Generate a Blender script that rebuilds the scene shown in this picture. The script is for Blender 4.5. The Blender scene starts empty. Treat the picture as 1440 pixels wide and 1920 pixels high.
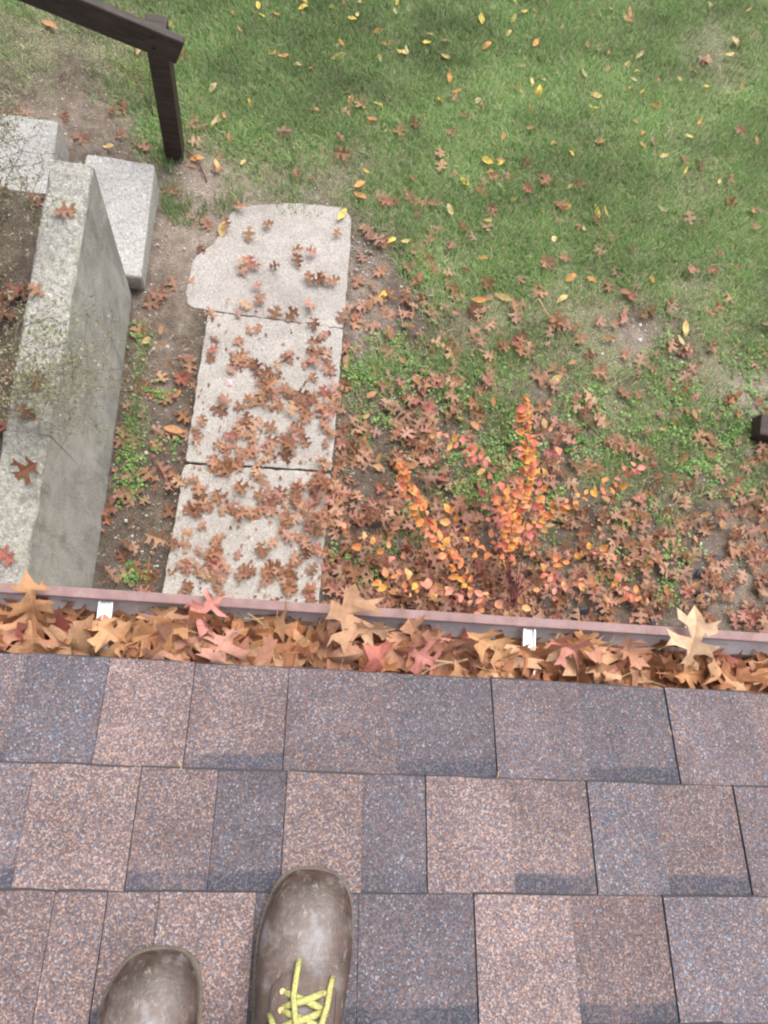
import bpy, bmesh, math, random
import numpy as np
from mathutils import Vector, Matrix, Euler
from mathutils.geometry import tessellate_polygon
random.seed(7); rng = np.random.default_rng(7)
S = bpy.context.scene
COL = S.collection

# ------------------------------------------------------------------ camera, world, sun, exposure
FPX = 1442.0
R = np.array([[0.9844987, 0.0557406, 0.1662988], [0.0847592, -0.9812915, -0.1728668], [0.1535519, 0.1842825, -0.9708047]])
u_, _, vt_ = np.linalg.svd(R); R = u_ @ vt_
CAM = np.array([0, 0, 3.5])
cd = bpy.data.cameras.new('camera'); cam = bpy.data.objects.new('camera', cd); COL.objects.link(cam)
m = Matrix.Identity(4)
for i in range(3):
    m[i][0] = R[0][i]; m[i][1] = -R[1][i]; m[i][2] = -R[2][i]; m[i][3] = CAM[i]
cam.matrix_world = m
cd.sensor_fit = 'VERTICAL'; cd.sensor_height = 24; cd.lens = 24 * FPX / 1920
cd.clip_start = 0.02; cd.clip_end = 400
S.camera = cam

SUN_EL, SUN_AZ = math.radians(58), math.radians(20)
w = bpy.data.worlds.new('World'); S.world = w; w.use_nodes = True
wn = w.node_tree.nodes; wl = w.node_tree.links
sky = wn.new('ShaderNodeTexSky'); sky.sky_type = 'NISHITA'; sky.sun_disc = False
sky.sun_elevation = SUN_EL; sky.sun_rotation = SUN_AZ; sky.dust_density = 6; sky.air_density = 1.0; sky.ozone_density = 1.0
hsv = wn.new('ShaderNodeHueSaturation'); hsv.inputs['Saturation'].default_value = 0.55
wl.new(sky.outputs[0], hsv.inputs['Color']); wl.new(hsv.outputs[0], wn['Background'].inputs[0])
wn['Background'].inputs[1].default_value = 0.12
sd = bpy.data.lights.new('sun', 'SUN'); sd.energy = 1.2; sd.angle = math.radians(50); sd.color = (1, .985, .96)
so = bpy.data.objects.new('sun', sd); COL.objects.link(so)
dirv = Vector((math.sin(SUN_AZ) * math.cos(SUN_EL), math.cos(SUN_AZ) * math.cos(SUN_EL), math.sin(SUN_EL)))
so.rotation_euler = dirv.to_track_quat('Z', 'Y').to_euler(); so.location = (0, 0, 12)
S.view_settings.view_transform = 'Standard'; S.view_settings.look = 'None'
S.view_settings.gamma = 1; S.view_settings.exposure = 1.0; S.view_settings.use_curve_mapping = False
S.cycles.filter_width = 2.2

# ------------------------------------------------------------------ helpers
def ray(u, v): return R.T @ np.array([u - 720, v - 960, FPX])
def P(u, v, z):                       # photograph direction -> point at height z
    d = ray(u, v); return CAM + d * ((z - 3.5) / d[2])
def proj(p):                          # points (n,3) -> photograph coordinates
    q = (np.asarray(p, float) - CAM) @ R.T
    return np.stack([720 + FPX * q[..., 0] / q[..., 2], 960 + FPX * q[..., 1] / q[..., 2]], -1)
def smooth(a, b, x):
    t = np.clip((x - a) / (b - a), 0, 1); return t * t * (3 - 2 * t)
def ground_z(x, y):
    x = np.asarray(x, float); y = np.asarray(y, float)
    yy = np.clip(y, -1.0, 6.0)
    z = -0.12 * (yy - 0.25)
    rise = np.clip(0.5 * np.logaddexp(0, (-0.74 - x) * 14) / 14, 0, 1.0) * smooth(1.3, 1.7, y)
    z = z + rise
    z = z + 0.012 * np.sin(x * 3.1 + 1) * np.sin(y * 2.7) + 0.006 * np.sin(x * 9 + y * 7)
    bed = smooth(-.745, -.825, x) * smooth(1.74, 1.58, y)
    return z * (1 - bed) + bed * (0.80 + 0.02 * np.sin(x * 8) * np.sin(y * 9))
def PG(u, v, dz=0.0):                 # photograph direction -> point on the ground
    z = -0.1
    for _ in range(12):
        p = P(u, v, z); z = float(ground_z(p[0], p[1])) + dz
    return P(u, v, z)

def link(o, parent=None):
    COL.objects.link(o)
    if parent is not None: o.parent = parent
    return o
def mesh_obj(name, verts, faces, mat=None, parent=None, smooth_=False, mats=None, fmat=None):
    me = bpy.data.meshes.new(name)
    me.from_pydata([tuple(map(float, v)) for v in verts], [], faces)
    for mm in (mats or ([mat] if mat else [])): me.materials.append(mm)
    if fmat is not None: me.polygons.foreach_set('material_index', fmat)
    if smooth_: me.polygons.foreach_set('use_smooth', [True] * len(me.polygons))
    me.update()
    return link(bpy.data.objects.new(name, me), parent)
def fast_mesh(name, V, F, mat, cols=None, uvs=None, parent=None, smooth_=False):   # F: triangles (n,3)
    me = bpy.data.meshes.new(name)
    V = np.ascontiguousarray(V, np.float32); F = np.ascontiguousarray(F, np.int32)
    me.vertices.add(len(V)); me.vertices.foreach_set('co', V.ravel())
    me.loops.add(F.size); me.loops.foreach_set('vertex_index', F.ravel())
    me.polygons.add(len(F)); me.polygons.foreach_set('loop_start', np.arange(0, F.size, 3, dtype=np.int32))
    me.polygons.foreach_set('loop_total', np.full(len(F), 3, np.int32))
    if cols is not None:
        a = me.color_attributes.new('Col', 'FLOAT_COLOR', 'POINT')
        c = np.ones((len(V), 4), np.float32); c[:, :3] = cols; a.data.foreach_set('color', c.ravel())
    if uvs is not None:
        uv = me.uv_layers.new(name='UVMap'); uv.data.foreach_set('uv', np.ascontiguousarray(uvs[F.ravel()], np.float32).ravel())
    if smooth_: me.polygons.foreach_set('use_smooth', np.ones(len(F), bool))
    me.materials.append(mat); me.update(calc_edges=True); me.validate()
    return link(bpy.data.objects.new(name, me), parent)
def bm_obj(name, bm, mat, parent=None, smooth_=False):
    me = bpy.data.meshes.new(name); bmesh.ops.recalc_face_normals(bm, faces=bm.faces); bm.to_mesh(me); bm.free()
    if mat: me.materials.append(mat)
    if smooth_: me.polygons.foreach_set('use_smooth', [True] * len(me.polygons))
    return link(bpy.data.objects.new(name, me), parent)
def empty(name, loc=(0, 0, 0), rot=None):
    o = bpy.data.objects.new(name, None); o.empty_display_size = 0.1; COL.objects.link(o)
    o.location = loc
    if rot is not None: o.rotation_euler = rot
    return o
def tag(o, label=None, cat=None, group=None, kind=None):
    if label: o['label'] = label
    if cat: o['category'] = cat
    if group: o['group'] = group
    if kind: o['kind'] = kind
    return o
def box_bm(x0, x1, y0, y1, z0, z1, bev=0.0, seg=2):
    bm = bmesh.new(); bmesh.ops.create_cube(bm, size=1)
    for v in bm.verts:
        v.co = Vector(((x0 + x1) / 2 + v.co.x * (x1 - x0), (y0 + y1) / 2 + v.co.y * (y1 - y0), (z0 + z1) / 2 + v.co.z * (z1 - z0)))
    if bev: bmesh.ops.bevel(bm, geom=bm.edges[:], offset=bev, segments=seg, affect='EDGES', profile=.6)
    return bm
def tube(pts, rad, n=6, flat=1.0, cap=True):
    pts = [Vector(p) for p in pts]; V = []; F = []
    rads = rad if hasattr(rad, '__len__') else [rad] * len(pts)
    up = Vector((0.13, 0.21, 1)).normalized()
    for i, p in enumerate(pts):
        t = (pts[min(i + 1, len(pts) - 1)] - pts[max(i - 1, 0)]).normalized()
        a = t.cross(up)
        if a.length < 1e-4: a = t.cross(Vector((1, 0, 0)))
        a.normalize(); b = a.cross(t).normalized()
        for k in range(n):
            an = 2 * math.pi * k / n
            V.append(p + a * math.cos(an) * rads[i] + b * math.sin(an) * rads[i] * flat)
    for i in range(len(pts) - 1):
        for k in range(n):
            k2 = (k + 1) % n
            F.append((i * n + k, i * n + k2, (i + 1) * n + k2, (i + 1) * n + k))
    if cap:
        F.append(tuple(range(n - 1, -1, -1))); F.append(tuple((len(pts) - 1) * n + k for k in range(n)))
    return V, F
def merge(parts):
    V = []; F = []
    for v, f in parts:
        o = len(V); V += list(v); F += [tuple(i + o for i in ff) for ff in f]
    return V, F

# ------------------------------------------------------------------ materials
class NT:
    def __init__(s, name, rough=.8, spec=.3):
        s.m = bpy.data.materials.new(name); s.m.use_nodes = True
        s.n = s.m.node_tree.nodes; s.l = s.m.node_tree.links; s.b = s.n['Principled BSDF']
        s.b.inputs['Roughness'].default_value = rough; s.b.inputs['Specular IOR Level'].default_value = spec
        s._tc = None
    def new(s, t, **kw):
        o = s.n.new(t)
        for k, v in kw.items(): setattr(o, k, v)
        return o
    def set(s, sock, v):
        if hasattr(v, 'links') or isinstance(v, bpy.types.NodeSocket): s.l.new(v, sock)
        elif isinstance(v, (tuple, list)) and len(v) == 3 and sock.type == 'RGBA': sock.default_value = (*v, 1)
        else: sock.default_value = v
    def coord(s, which='Object'):
        if s._tc is None: s._tc = s.new('ShaderNodeTexCoord')
        return s._tc.outputs[which]
    def pos(s): return s.new('ShaderNodeNewGeometry').outputs['Position']
    def noise(s, scale, detail=4, rough=.6, vec=None, out='Fac', dist=0):
        o = s.new('ShaderNodeTexNoise'); o.inputs['Scale'].default_value = scale; o.inputs['Detail'].default_value = detail
        o.inputs['Roughness'].default_value = rough; o.inputs['Distortion'].default_value = dist
        s.l.new(vec if vec is not None else s.coord(), o.inputs['Vector']); return o.outputs[out]
    def voro(s, scale, out='Color', vec=None, feature='F1', rand=1):
        o = s.new('ShaderNodeTexVoronoi', feature=feature); o.inputs['Scale'].default_value = scale; o.inputs['Randomness'].default_value = rand
        s.l.new(vec if vec is not None else s.coord(), o.inputs['Vector']); return o.outputs[out]
    def ramp(s, fac, stops, interp='LINEAR'):
        o = s.new('ShaderNodeValToRGB'); o.color_ramp.interpolation = interp; e = o.color_ramp.elements
        while len(e) < len(stops): e.new(.5)
        for k, (p, c) in enumerate(stops):
            e[k].position = p; e[k].color = (*c, 1) if hasattr(c, '__len__') else (c, c, c, 1)
        s.set(o.inputs[0], fac); return o.outputs[0]
    def mix(s, fac, a, b, mode='MIX'):
        o = s.new('ShaderNodeMix', data_type='RGBA', blend_type=mode); o.clamp_factor = True
        s.set(o.inputs[0], fac); s.set(o.inputs[6], a); s.set(o.inputs[7], b); return o.outputs[2]
    def math(s, op, a, b=0.0, c=0.0, clamp=False):
        o = s.new('ShaderNodeMath', operation=op, use_clamp=clamp)
        s.set(o.inputs[0], a); s.set(o.inputs[1], b); s.set(o.inputs[2], c); return o.outputs[0]
    def attr(s, name, out='Color', typ='GEOMETRY'):
        o = s.new('ShaderNodeAttribute', attribute_name=name, attribute_type=typ); return o.outputs[out]
    def objcol(s): return s.new('ShaderNodeObjectInfo').outputs['Color']
    def objrand(s): return s.new('ShaderNodeObjectInfo').outputs['Random']
    def sep(s, v):
        o = s.new('ShaderNodeSeparateXYZ'); s.set(o.inputs[0], v); return o.outputs
    def mapping(s, vec, scale=(1, 1, 1), rot=(0, 0, 0)):
        o = s.new('ShaderNodeMapping'); o.inputs['Scale'].default_value = scale; o.inputs['Rotation'].default_value = rot
        s.l.new(vec, o.inputs[0]); return o.outputs[0]
    def bump(s, h, strength=.5, dist=.01):
        o = s.new('ShaderNodeBump'); o.inputs['Strength'].default_value = strength; o.inputs['Distance'].default_value = dist
        s.set(o.inputs['Height'], h); s.l.new(o.outputs[0], s.b.inputs['Normal'])
    def color(s, c): s.set(s.b.inputs['Base Color'], c)

def mat_shingle():
    t = NT('shingle_granules', .92, .2)
    p = t.pos()
    cell = t.voro(540, 'Color', p)
    sp = t.sep(cell)
    oc = t.new('ShaderNodeObjectInfo')
    oo = t.sep(oc.outputs['Color'])                 # R: share of tan granules, G: of grey-blue, B: brightness
    shift = t.noise(9, 3, .6, p)
    f = t.math('ADD', sp[0], t.math('MULTIPLY', t.math('SUBTRACT', shift, .5), .35))
    f = t.math('ADD', f, t.math('SUBTRACT', oo[0], .5))
    warm = t.ramp(f, [(0.0, (.095, .078, .080)), (.22, (.130, .098, .096)), (.42, (.160, .119, .116)), (.62, (.195, .138, .122)), (.80, (.255, .172, .138)), (.95, (.33, .25, .21))], 'CONSTANT')
    cool = t.ramp(sp[1], [(0, (.080, .085, .104)), (.3, (.112, .120, .145)), (.7, (.165, .172, .202)), (.94, (.30, .30, .32))], 'CONSTANT')
    c = t.mix(t.math('LESS_THAN', sp[2], oo[1]), warm, cool)
    big = t.noise(4, 4, .6, p)
    c = t.mix(1, c, t.ramp(big, [(.3, .82), (.7, 1.12)]), 'MULTIPLY')
    c = t.mix(1, c, t.ramp(t.noise(17, 4, .65, p), [(.3, .86), (.7, 1.12)]), 'MULTIPLY')
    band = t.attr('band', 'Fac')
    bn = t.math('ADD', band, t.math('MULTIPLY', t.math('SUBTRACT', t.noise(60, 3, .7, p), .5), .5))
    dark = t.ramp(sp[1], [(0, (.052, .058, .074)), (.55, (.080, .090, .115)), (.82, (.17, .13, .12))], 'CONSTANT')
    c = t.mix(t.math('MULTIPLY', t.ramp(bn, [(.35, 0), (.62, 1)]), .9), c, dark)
    c = t.mix(1, c, (1.0, .975, 1.01), 'MULTIPLY')
    vb = t.new('ShaderNodeVectorMath', operation='SCALE'); t.l.new(c, vb.inputs[0]); t.l.new(t.math('MULTIPLY', oo[2], 1.72), vb.inputs['Scale'])
    t.color(vb.outputs[0])
    t.bump(t.math('ADD', t.voro(540, 'Distance', p), t.math('MULTIPLY', t.noise(500, 2, .5, p), .4)), .4, .0015)
    return t.m
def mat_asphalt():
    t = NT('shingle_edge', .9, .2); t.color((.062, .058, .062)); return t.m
def mat_concrete(name, base, agg=.5, lichen=0.0, stain=.4, streak=0.0, scale=1.0):
    t = NT(name, .9, .2); p = t.pos()
    c = t.mix(t.ramp(t.noise(3.2, 5, .65, p), [(.35, 0), (.65, 1)]), tuple(b * .82 for b in base), tuple(b * 1.1 for b in base))
    cell = t.sep(t.voro(95 * scale, 'Color', p))
    a = t.ramp(cell[0], [(0, (.22, .20, .18)), (.25, (.42, .39, .36)), (.6, (.46, .44, .42)), (.93, (.66, .65, .63))], 'CONSTANT')
    c = t.mix(agg, c, a)
    fine = t.noise(260, 3, .6, p)
    c = t.mix(1, c, t.ramp(fine, [(.3, .72), (.7, 1.22)]), 'MULTIPLY')
    s = t.ramp(t.noise(6, 6, .7, p, dist=.4), [(.42, 0), (.68, 1)])
    c = t.mix(t.math('MULTIPLY', s, stain), c, tuple(b * f for b, f in zip(base, (.42, .41, .37))))
    if streak:
        v = t.mapping(p, (1, 2.6, .8)); s2 = t.ramp(t.noise(3.4, 6, .7, v, dist=.6), [(.46, 0), (.62, 1)])
        c = t.mix(t.math('MULTIPLY', s2, streak), c, (.10, .105, .10))
        s3 = t.ramp(t.noise(9, 5, .75, t.mapping(p, (1, 3.2, .4)), dist=.3), [(.5, 0), (.66, 1)])
        c = t.mix(t.math('MULTIPLY', s3, streak * .6), c, (.52, .52, .48))
    if lichen:
        s4 = t.ramp(t.noise(38, 5, .75, p), [(.48, 0), (.60, 1)])
        c = t.mix(t.math('MULTIPLY', s4, lichen), c, (.12, .125, .10))
        s5 = t.ramp(t.noise(21, 5, .7, t.mapping(p, (1, 1, 1), (.3, .2, .5))), [(.52, 0), (.64, 1)])
        c = t.mix(t.math('MULTIPLY', s5, lichen * .7), c, (.40, .41, .30))
    t.color(c)
    t.bump(t.math('ADD', t.math('MULTIPLY', t.voro(95 * scale, 'Distance', p), .8), fine), .55, .004)
    return t.m
def mat_ground():
    t = NT('soil_and_thatch', .95, .1); p = t.pos()
    d = t.sep(t.attr('mask'))                       # R grass, G sandy, B litter-dark
    n1 = t.noise(14, 6, .7, p); n2 = t.noise(120, 4, .7, p)
    soil = t.mix(t.ramp(n1, [(.35, 0), (.65, 1)]), (.085, .066, .052), (.165, .135, .11))
    sand = t.mix(t.ramp(n1, [(.35, 0), (.65, 1)]), (.23, .185, .15), (.34, .285, .24))
    thatch = t.mix(t.ramp(n2, [(.4, 0), (.65, 1)]), (.115, .135, .068), (.30, .28, .185))
    c = t.mix(t.math('ADD', d[1], t.math('MULTIPLY', t.math('SUBTRACT', n1, .5), .6), clamp=True), soil, sand)
    gm = t.ramp(t.math('ADD', d[0], t.math('MULTIPLY', t.math('SUBTRACT', t.noise(22, 5, .7, p), .5), .9)), [(.3, 0), (.6, 1)])
    c = t.mix(gm, c, thatch)
    c = t.mix(1, c, t.ramp(n2, [(.3, .7), (.7, 1.25)]), 'MULTIPLY')
    peb = t.sep(t.voro(130, 'Color', p))
    c = t.mix(t.math('MULTIPLY', t.math('GREATER_THAN', peb[0], .955), t.math('SUBTRACT', 1, gm)), c, t.ramp(peb[1], [(0, (.12, .11, .10)), (.5, (.30, .28, .25)), (.9, (.5, .48, .45))], 'CONSTANT'))
    t.color(c)
    t.bump(t.math('ADD', t.math('MULTIPLY', n1, 2), t.math('ADD', n2, t.voro(130, 'Distance', p))), .8, .008)
    return t.m
def mat_leaf(name, from_attr, rough=.62, trans=.25):
    t = NT(name, rough, .3)
    c0 = t.attr('Col') if from_attr else t.objcol()
    uv = t.coord('UV'); x, y, _ = t.sep(uv)         # u: across, v: along the blade
    ax = t.math('ABSOLUTE', x)
    mid = t.math('LESS_THAN', ax, .013)
    side = t.math('FRACT', t.math('MULTIPLY', t.math('SUBTRACT', y, t.math('MULTIPLY', ax, .75)), 5.2))
    vein = t.math('MAXIMUM', mid, t.math('MULTIPLY', t.math('LESS_THAN', side, .07), .55))
    p = t.pos()
    n = t.noise(70, 5, .7, p)
    c = t.mix(1, c0, t.ramp(n, [(.28, .72), (.72, 1.22)]), 'MULTIPLY')
    c = t.mix(t.ramp(t.noise(28, 4, .7, p), [(.58, 0), (.78, .55)]), c, (.16, .065, .025))
    c = t.mix(t.math('MULTIPLY', vein, .4), c, (.52, .33, .18))
    bf = t.new('ShaderNodeNewGeometry').outputs['Backfacing']
    c = t.mix(t.math('MULTIPLY', bf, .38), c, (.46, .31, .24))
    t.color(c); t.bump(t.math('ADD', t.math('MULTIPLY', vein, -.8), n), .35, .003)
    tr = t.new('ShaderNodeBsdfTranslucent'); t.l.new(c, tr.inputs[0])
    mx = t.new('ShaderNodeMixShader'); mx.inputs[0].default_value = trans
    t.l.new(t.b.outputs[0], mx.inputs[1]); t.l.new(tr.outputs[0], mx.inputs[2])
    t.l.new(mx.outputs[0], t.n['Material Output'].inputs[0])
    return t.m
def mat_attr(name, rough=.7, trans=.3, spec=.25):
    t = NT(name, rough, spec); c = t.attr('Col'); t.color(c)
    tr = t.new('ShaderNodeBsdfTranslucent'); t.l.new(c, tr.inputs[0])
    mx = t.new('ShaderNodeMixShader'); mx.inputs[0].default_value = trans
    t.l.new(t.b.outputs[0], mx.inputs[1]); t.l.new(tr.outputs[0], mx.inputs[2])
    t.l.new(mx.outputs[0], t.n['Material Output'].inputs[0]); return t.m
def mat_plain(name, col, rough=.6, spec=.4, var=.25, scale=30, metal=0, bump=.2, dirt=None):
    t = NT(name, rough, spec); p = t.coord()
    n = t.noise(scale, 5, .65, p)
    c = t.mix(1, col, t.ramp(n, [(.3, 1 - var), (.7, 1 + var)]), 'MULTIPLY')
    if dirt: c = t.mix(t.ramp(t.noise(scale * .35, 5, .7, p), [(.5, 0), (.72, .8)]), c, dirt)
    t.color(c); t.b.inputs['Metallic'].default_value = metal
    if bump: t.bump(n, bump, .004)
    return t.m
def mat_wood():
    t = NT('brown_stained_wood', .62, .35); p = t.coord()
    v = t.mapping(p, (3, 3, 3)); g = t.noise(12, 6, .7, t.mapping(p, (.6, 9, 9)), dist=.5)
    c = t.mix(t.ramp(g, [(.35, 0), (.65, 1)]), (.022, .015, .013), (.062, .047, .041))
    c = t.mix(t.ramp(t.noise(5, 4, .6, v), [(.5, 0), (.75, .6)]), c, (.075, .06, .056))
    t.color(c); t.bump(g, .4, .003); return t.m
def mat_leather():
    t = NT('scuffed_brown_leather', .52, .6); p = t.coord()
    n = t.noise(60, 6, .72, p, dist=.6); n2 = t.noise(24, 5, .65, p)
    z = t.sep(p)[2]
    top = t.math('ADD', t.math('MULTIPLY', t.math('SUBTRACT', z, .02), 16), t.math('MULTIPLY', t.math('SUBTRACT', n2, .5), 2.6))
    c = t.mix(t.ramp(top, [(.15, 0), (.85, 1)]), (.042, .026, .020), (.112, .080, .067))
    c = t.mix(t.ramp(n2, [(.52, 0), (.68, .7)]), c, (.215, .215, .235))  # bluish grey patches painted into the colour as highlights of the sheen
    c = t.mix(t.ramp(n, [(.52, 0), (.70, .75)]), c, (.105, .060, .045))
    sc = t.ramp(t.noise(110, 7, .8, t.mapping(p, (1, .35, 1), (0, 0, .5))), [(.56, 0), (.68, .6)])
    c = t.mix(sc, c, (.40, .36, .33))
    t.color(c); t.set(t.b.inputs['Roughness'], t.ramp(n, [(.3, .30), (.7, .58)]))
    t.bump(t.math('ADD', t.noise(300, 4, .6, p), t.math('MULTIPLY', n, 1.5)), .35, .002); return t.m

M = dict(
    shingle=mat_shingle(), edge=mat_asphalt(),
    path=mat_concrete('path_concrete', (.375, .35, .325), .32, 0, .3, 0, 1.5),
    step=mat_concrete('step_concrete', (.50, .505, .50), .5, .12, .2, 0, 1.3),
    wall_face=mat_concrete('wall_concrete', (.45, .45, .42), .12, .0, .45, .42),
    ground=mat_ground(), leaf=mat_leaf('fallen_leaf', False), litter=mat_leaf('leaf_litter', True),
    blade=mat_attr('grass_blade', .6, .3), green=mat_attr('ground_cover_leaf', .55, .3), tiny=mat_attr('tiny_leaf', .6, .35),
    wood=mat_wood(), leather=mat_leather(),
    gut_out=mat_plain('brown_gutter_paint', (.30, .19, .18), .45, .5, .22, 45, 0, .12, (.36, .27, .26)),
    gut_in=mat_plain('white_gutter_inside', (.76, .80, .84), .4, .5, .15, 10, 0, .03, (.20, .16, .12)),
    metal=mat_plain('bright_aluminium', (.80, .81, .83), .36, .6, .15, 60, .3, .1, (.42, .36, .30)),
    siding=mat_plain('cream_siding', (.55, .5, .42), .7, .3, .1, 5),
    fascia=mat_plain('brown_fascia', (.16, .10, .09), .6, .4, .15, 8),
    sole=mat_plain('boot_sole', (.115, .095, .08), .8, .3, .3, 60, 0, .3, (.21, .18, .15)),
    lace=mat_plain('yellow_lace', (.43, .42, .165), .95, .1, .4, 400, 0, .4, (.38, .33, .12)),
    thread=mat_plain('waxed_thread', (.20, .16, .115), .8, .2, .2, 60),
    brass=mat_plain('worn_brass', (.28, .20, .10), .4, .5, .2, 60, .8, .1),
    denim=mat_plain('dark_denim', (.045, .055, .085), .9, .1, .25, 90, 0, .4),
    bark=mat_plain('dark_twig', (.055, .038, .032), .85, .2, .3, 60),
    redtwig=mat_plain('red_twig', (.14, .045, .05), .8, .2, .3, 60),
    olive_twig=mat_plain('olive_twig', (.13, .105, .075), .85, .2, .3, 60),
    straw=mat_plain('dry_straw', (.45, .33, .19), .8, .2, .2, 60),
    slate=mat_plain('dark_slate', (.035, .04, .052), .6, .4, .4, 25, 0, .6),
    tanrock=mat_plain('tan_rock', (.30, .25, .20), .85, .2, .25, 25, 0, .6),
    white=mat_plain('white_stone', (.62, .60, .56), .8, .3, .1, 50),
    paper=mat_plain('pink_paper', (.75, .42, .45), .8, .2, .1, 50),
)
# wall top: exposed aggregate with lichen
M['wall_top'] = mat_concrete('wall_top_concrete', (.34, .34, .305), .45, .55, .25, 0, 1.4)

# ------------------------------------------------------------------ hand-read density maps (photograph grid, 120 px)
GRASS = np.array([
 [.6,.6,.9,1,1,1,1,1,1,1,1,.85,.8],[.4,.45,.65,.95,1,1,1,1,1,1,.95,.7,.8],[.12,.12,.15,.55,.9,.95,.95,1,.95,.95,.95,.85,.85],
 [0,0,0,.08,.2,.3,.7,.9,1,1,.9,.8,.9],[0,0,0,0,0,0,.25,.8,1,.95,.95,1,1],[0,0,.03,.03,0,0,.05,.38,.62,.6,.4,.6,.85],
 [0,0,.05,0,0,0,.14,.34,.45,.55,.5,.42,.25],[0,0,.05,0,0,0,.08,.2,.35,.45,.5,.5,.3],[0,0,.03,0,0,0,.05,.1,.16,.22,.3,.2,.04],
 [0,0,.03,0,0,0,.04,.06,.06,.1,.1,.05,0],[0]*13])
LEAF = np.array([
 [.02]*13,[.03]*13,[.12,.08,.1,.1,.08,.08,.1,.1,.07,.05,.05,.05,.05],[.1,.1,.1,.1,.05,.12,.2,.22,.15,.1,.1,.08,.08],
 [.2,.1,.05,.15,.16,.2,.26,.25,.15,.12,.1,.1,.1],[.2,.1,.1,.2,.13,.22,.35,.35,.28,.22,.15,.2,.2],
 [.15,.1,.15,.25,.4,.5,.6,.6,.5,.45,.35,.25,.3],[.1,.1,.24,.28,.42,.65,.85,.7,.6,.6,.5,.35,.5],
 [.1,.05,.22,.3,.42,.72,1.05,.95,.85,.8,.62,.5,.8],[.1,.02,.28,.4,.33,.58,1.05,1.05,.95,.95,.75,.7,.85],[.1,.02,.28,.4,.33,.58,1.05,1.05,.95,.95,.75,.7,.85]])
def lookup(T, uv):
    gx = np.clip(uv[..., 0] / 120, 0, 11.999); gy = np.clip(uv[..., 1] / 120, 0, 9.999)
    i = gx.astype(int); j = gy.astype(int); a = gx - i; b = gy - j
    return T[j, i] * (1 - a) * (1 - b) + T[j, i + 1] * a * (1 - b) + T[j + 1, i] * (1 - a) * b + T[j + 1, i + 1] * a * b
_ph = rng.uniform(0, 6.28, (24, 2)); _fr = rng.normal(0, 1, (24, 2))
def fnoise(x, y, s):                  # cheap smooth noise, about -1..1
    r = 0
    for k in range(24):
        r = r + np.sin((_fr[k, 0] * x + _fr[k, 1] * y) * s * (1 + k / 12) + _ph[k, 0])
    return r / 4.5

# ------------------------------------------------------------------ ground
def axis(lo, hi, fine0, fine1, st):
    a = list(np.arange(fine0, fine1 + 1e-6, st)); x = fine0; d = st
    while x > lo: d *= 1.35; x -= d; a.insert(0, x)
    x = fine1; d = st
    while x < hi: d *= 1.35; x += d; a.append(x)
    return np.array(a)
gx = axis(-60, 60, -2.2, 3.3, .03); gy = axis(-60, 60, -.5, 4.4, .03)
X, Y = np.meshgrid(gx, gy); Z = ground_z(X, Y)
fine = (np.abs(X) < 4) & (Y < 5)
Z = Z + np.where(fine, .005 * fnoise(X, Y, 14) + .003 * fnoise(Y, X, 40), 0)
uvp = proj(np.stack([X, Y, Z], -1).reshape(-1, 3)).reshape(X.shape + (2,))
g = lookup(GRASS, uvp); g = np.clip(g * (1 + .25 * fnoise(X, Y, 6)), 0, 1); lf = lookup(LEAF, uvp)
sandy = np.exp(-(((uvp[..., 0] - 400) / 150) ** 2 + ((uvp[..., 1] - 400) / 150) ** 2)) * 1.1 + .8 * np.exp(-(((uvp[..., 0] - 690) / 45) ** 2 + ((uvp[..., 1] - 560) / 110) ** 2)) \
      + .5 * np.exp(-(((uvp[..., 0] - 100) / 200) ** 2 + ((uvp[..., 1] - 230) / 60) ** 2)) + .7 * np.exp(-(((uvp[..., 0] - 1190) / 60) ** 2 + ((uvp[..., 1] - 640) / 40) ** 2)) \
      + .6 * np.exp(-(((uvp[..., 0] - 1390) / 60) ** 2 + ((uvp[..., 1] - 1060) / 120) ** 2)) + .5 * np.exp(-(((uvp[..., 0] - 560) / 90) ** 2 + ((uvp[..., 1] - 340) / 50) ** 2)) \
      + 1.1 * np.exp(-(((uvp[..., 0] - 1400) / 60) ** 2 + ((uvp[..., 1] - 735) / 55) ** 2)) + .9 * np.exp(-(((uvp[..., 0] - 1420) / 40) ** 2 + ((uvp[..., 1] - 845) / 35) ** 2)) + .35 * np.exp(-(((uvp[..., 0] - 300) / 40) ** 2 + ((uvp[..., 1] - 650) / 120) ** 2))
nx, ny = len(gx), len(gy)
Vg = np.stack([X, Y, Z], -1).reshape(-1, 3)
idx = np.arange(nx * ny).reshape(ny, nx)
a, b, c_, d_ = idx[:-1, :-1].ravel(), idx[:-1, 1:].ravel(), idx[1:, 1:].ravel(), idx[1:, :-1].ravel()
Fg = np.concatenate([np.stack([a, b, c_], 1), np.stack([a, c_, d_], 1)])
ground = fast_mesh('ground', Vg, Fg, M['ground'], smooth_=True)
at = ground.data.color_attributes.new('mask', 'FLOAT_COLOR', 'POINT')
mk = np.ones((len(Vg), 4), np.float32); mk[:, 0] = g.ravel(); mk[:, 1] = np.clip(sandy.ravel(), 0, 1); mk[:, 2] = lf.ravel()
at.data.foreach_set('color', mk.ravel())
tag(ground, kind='structure')

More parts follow.
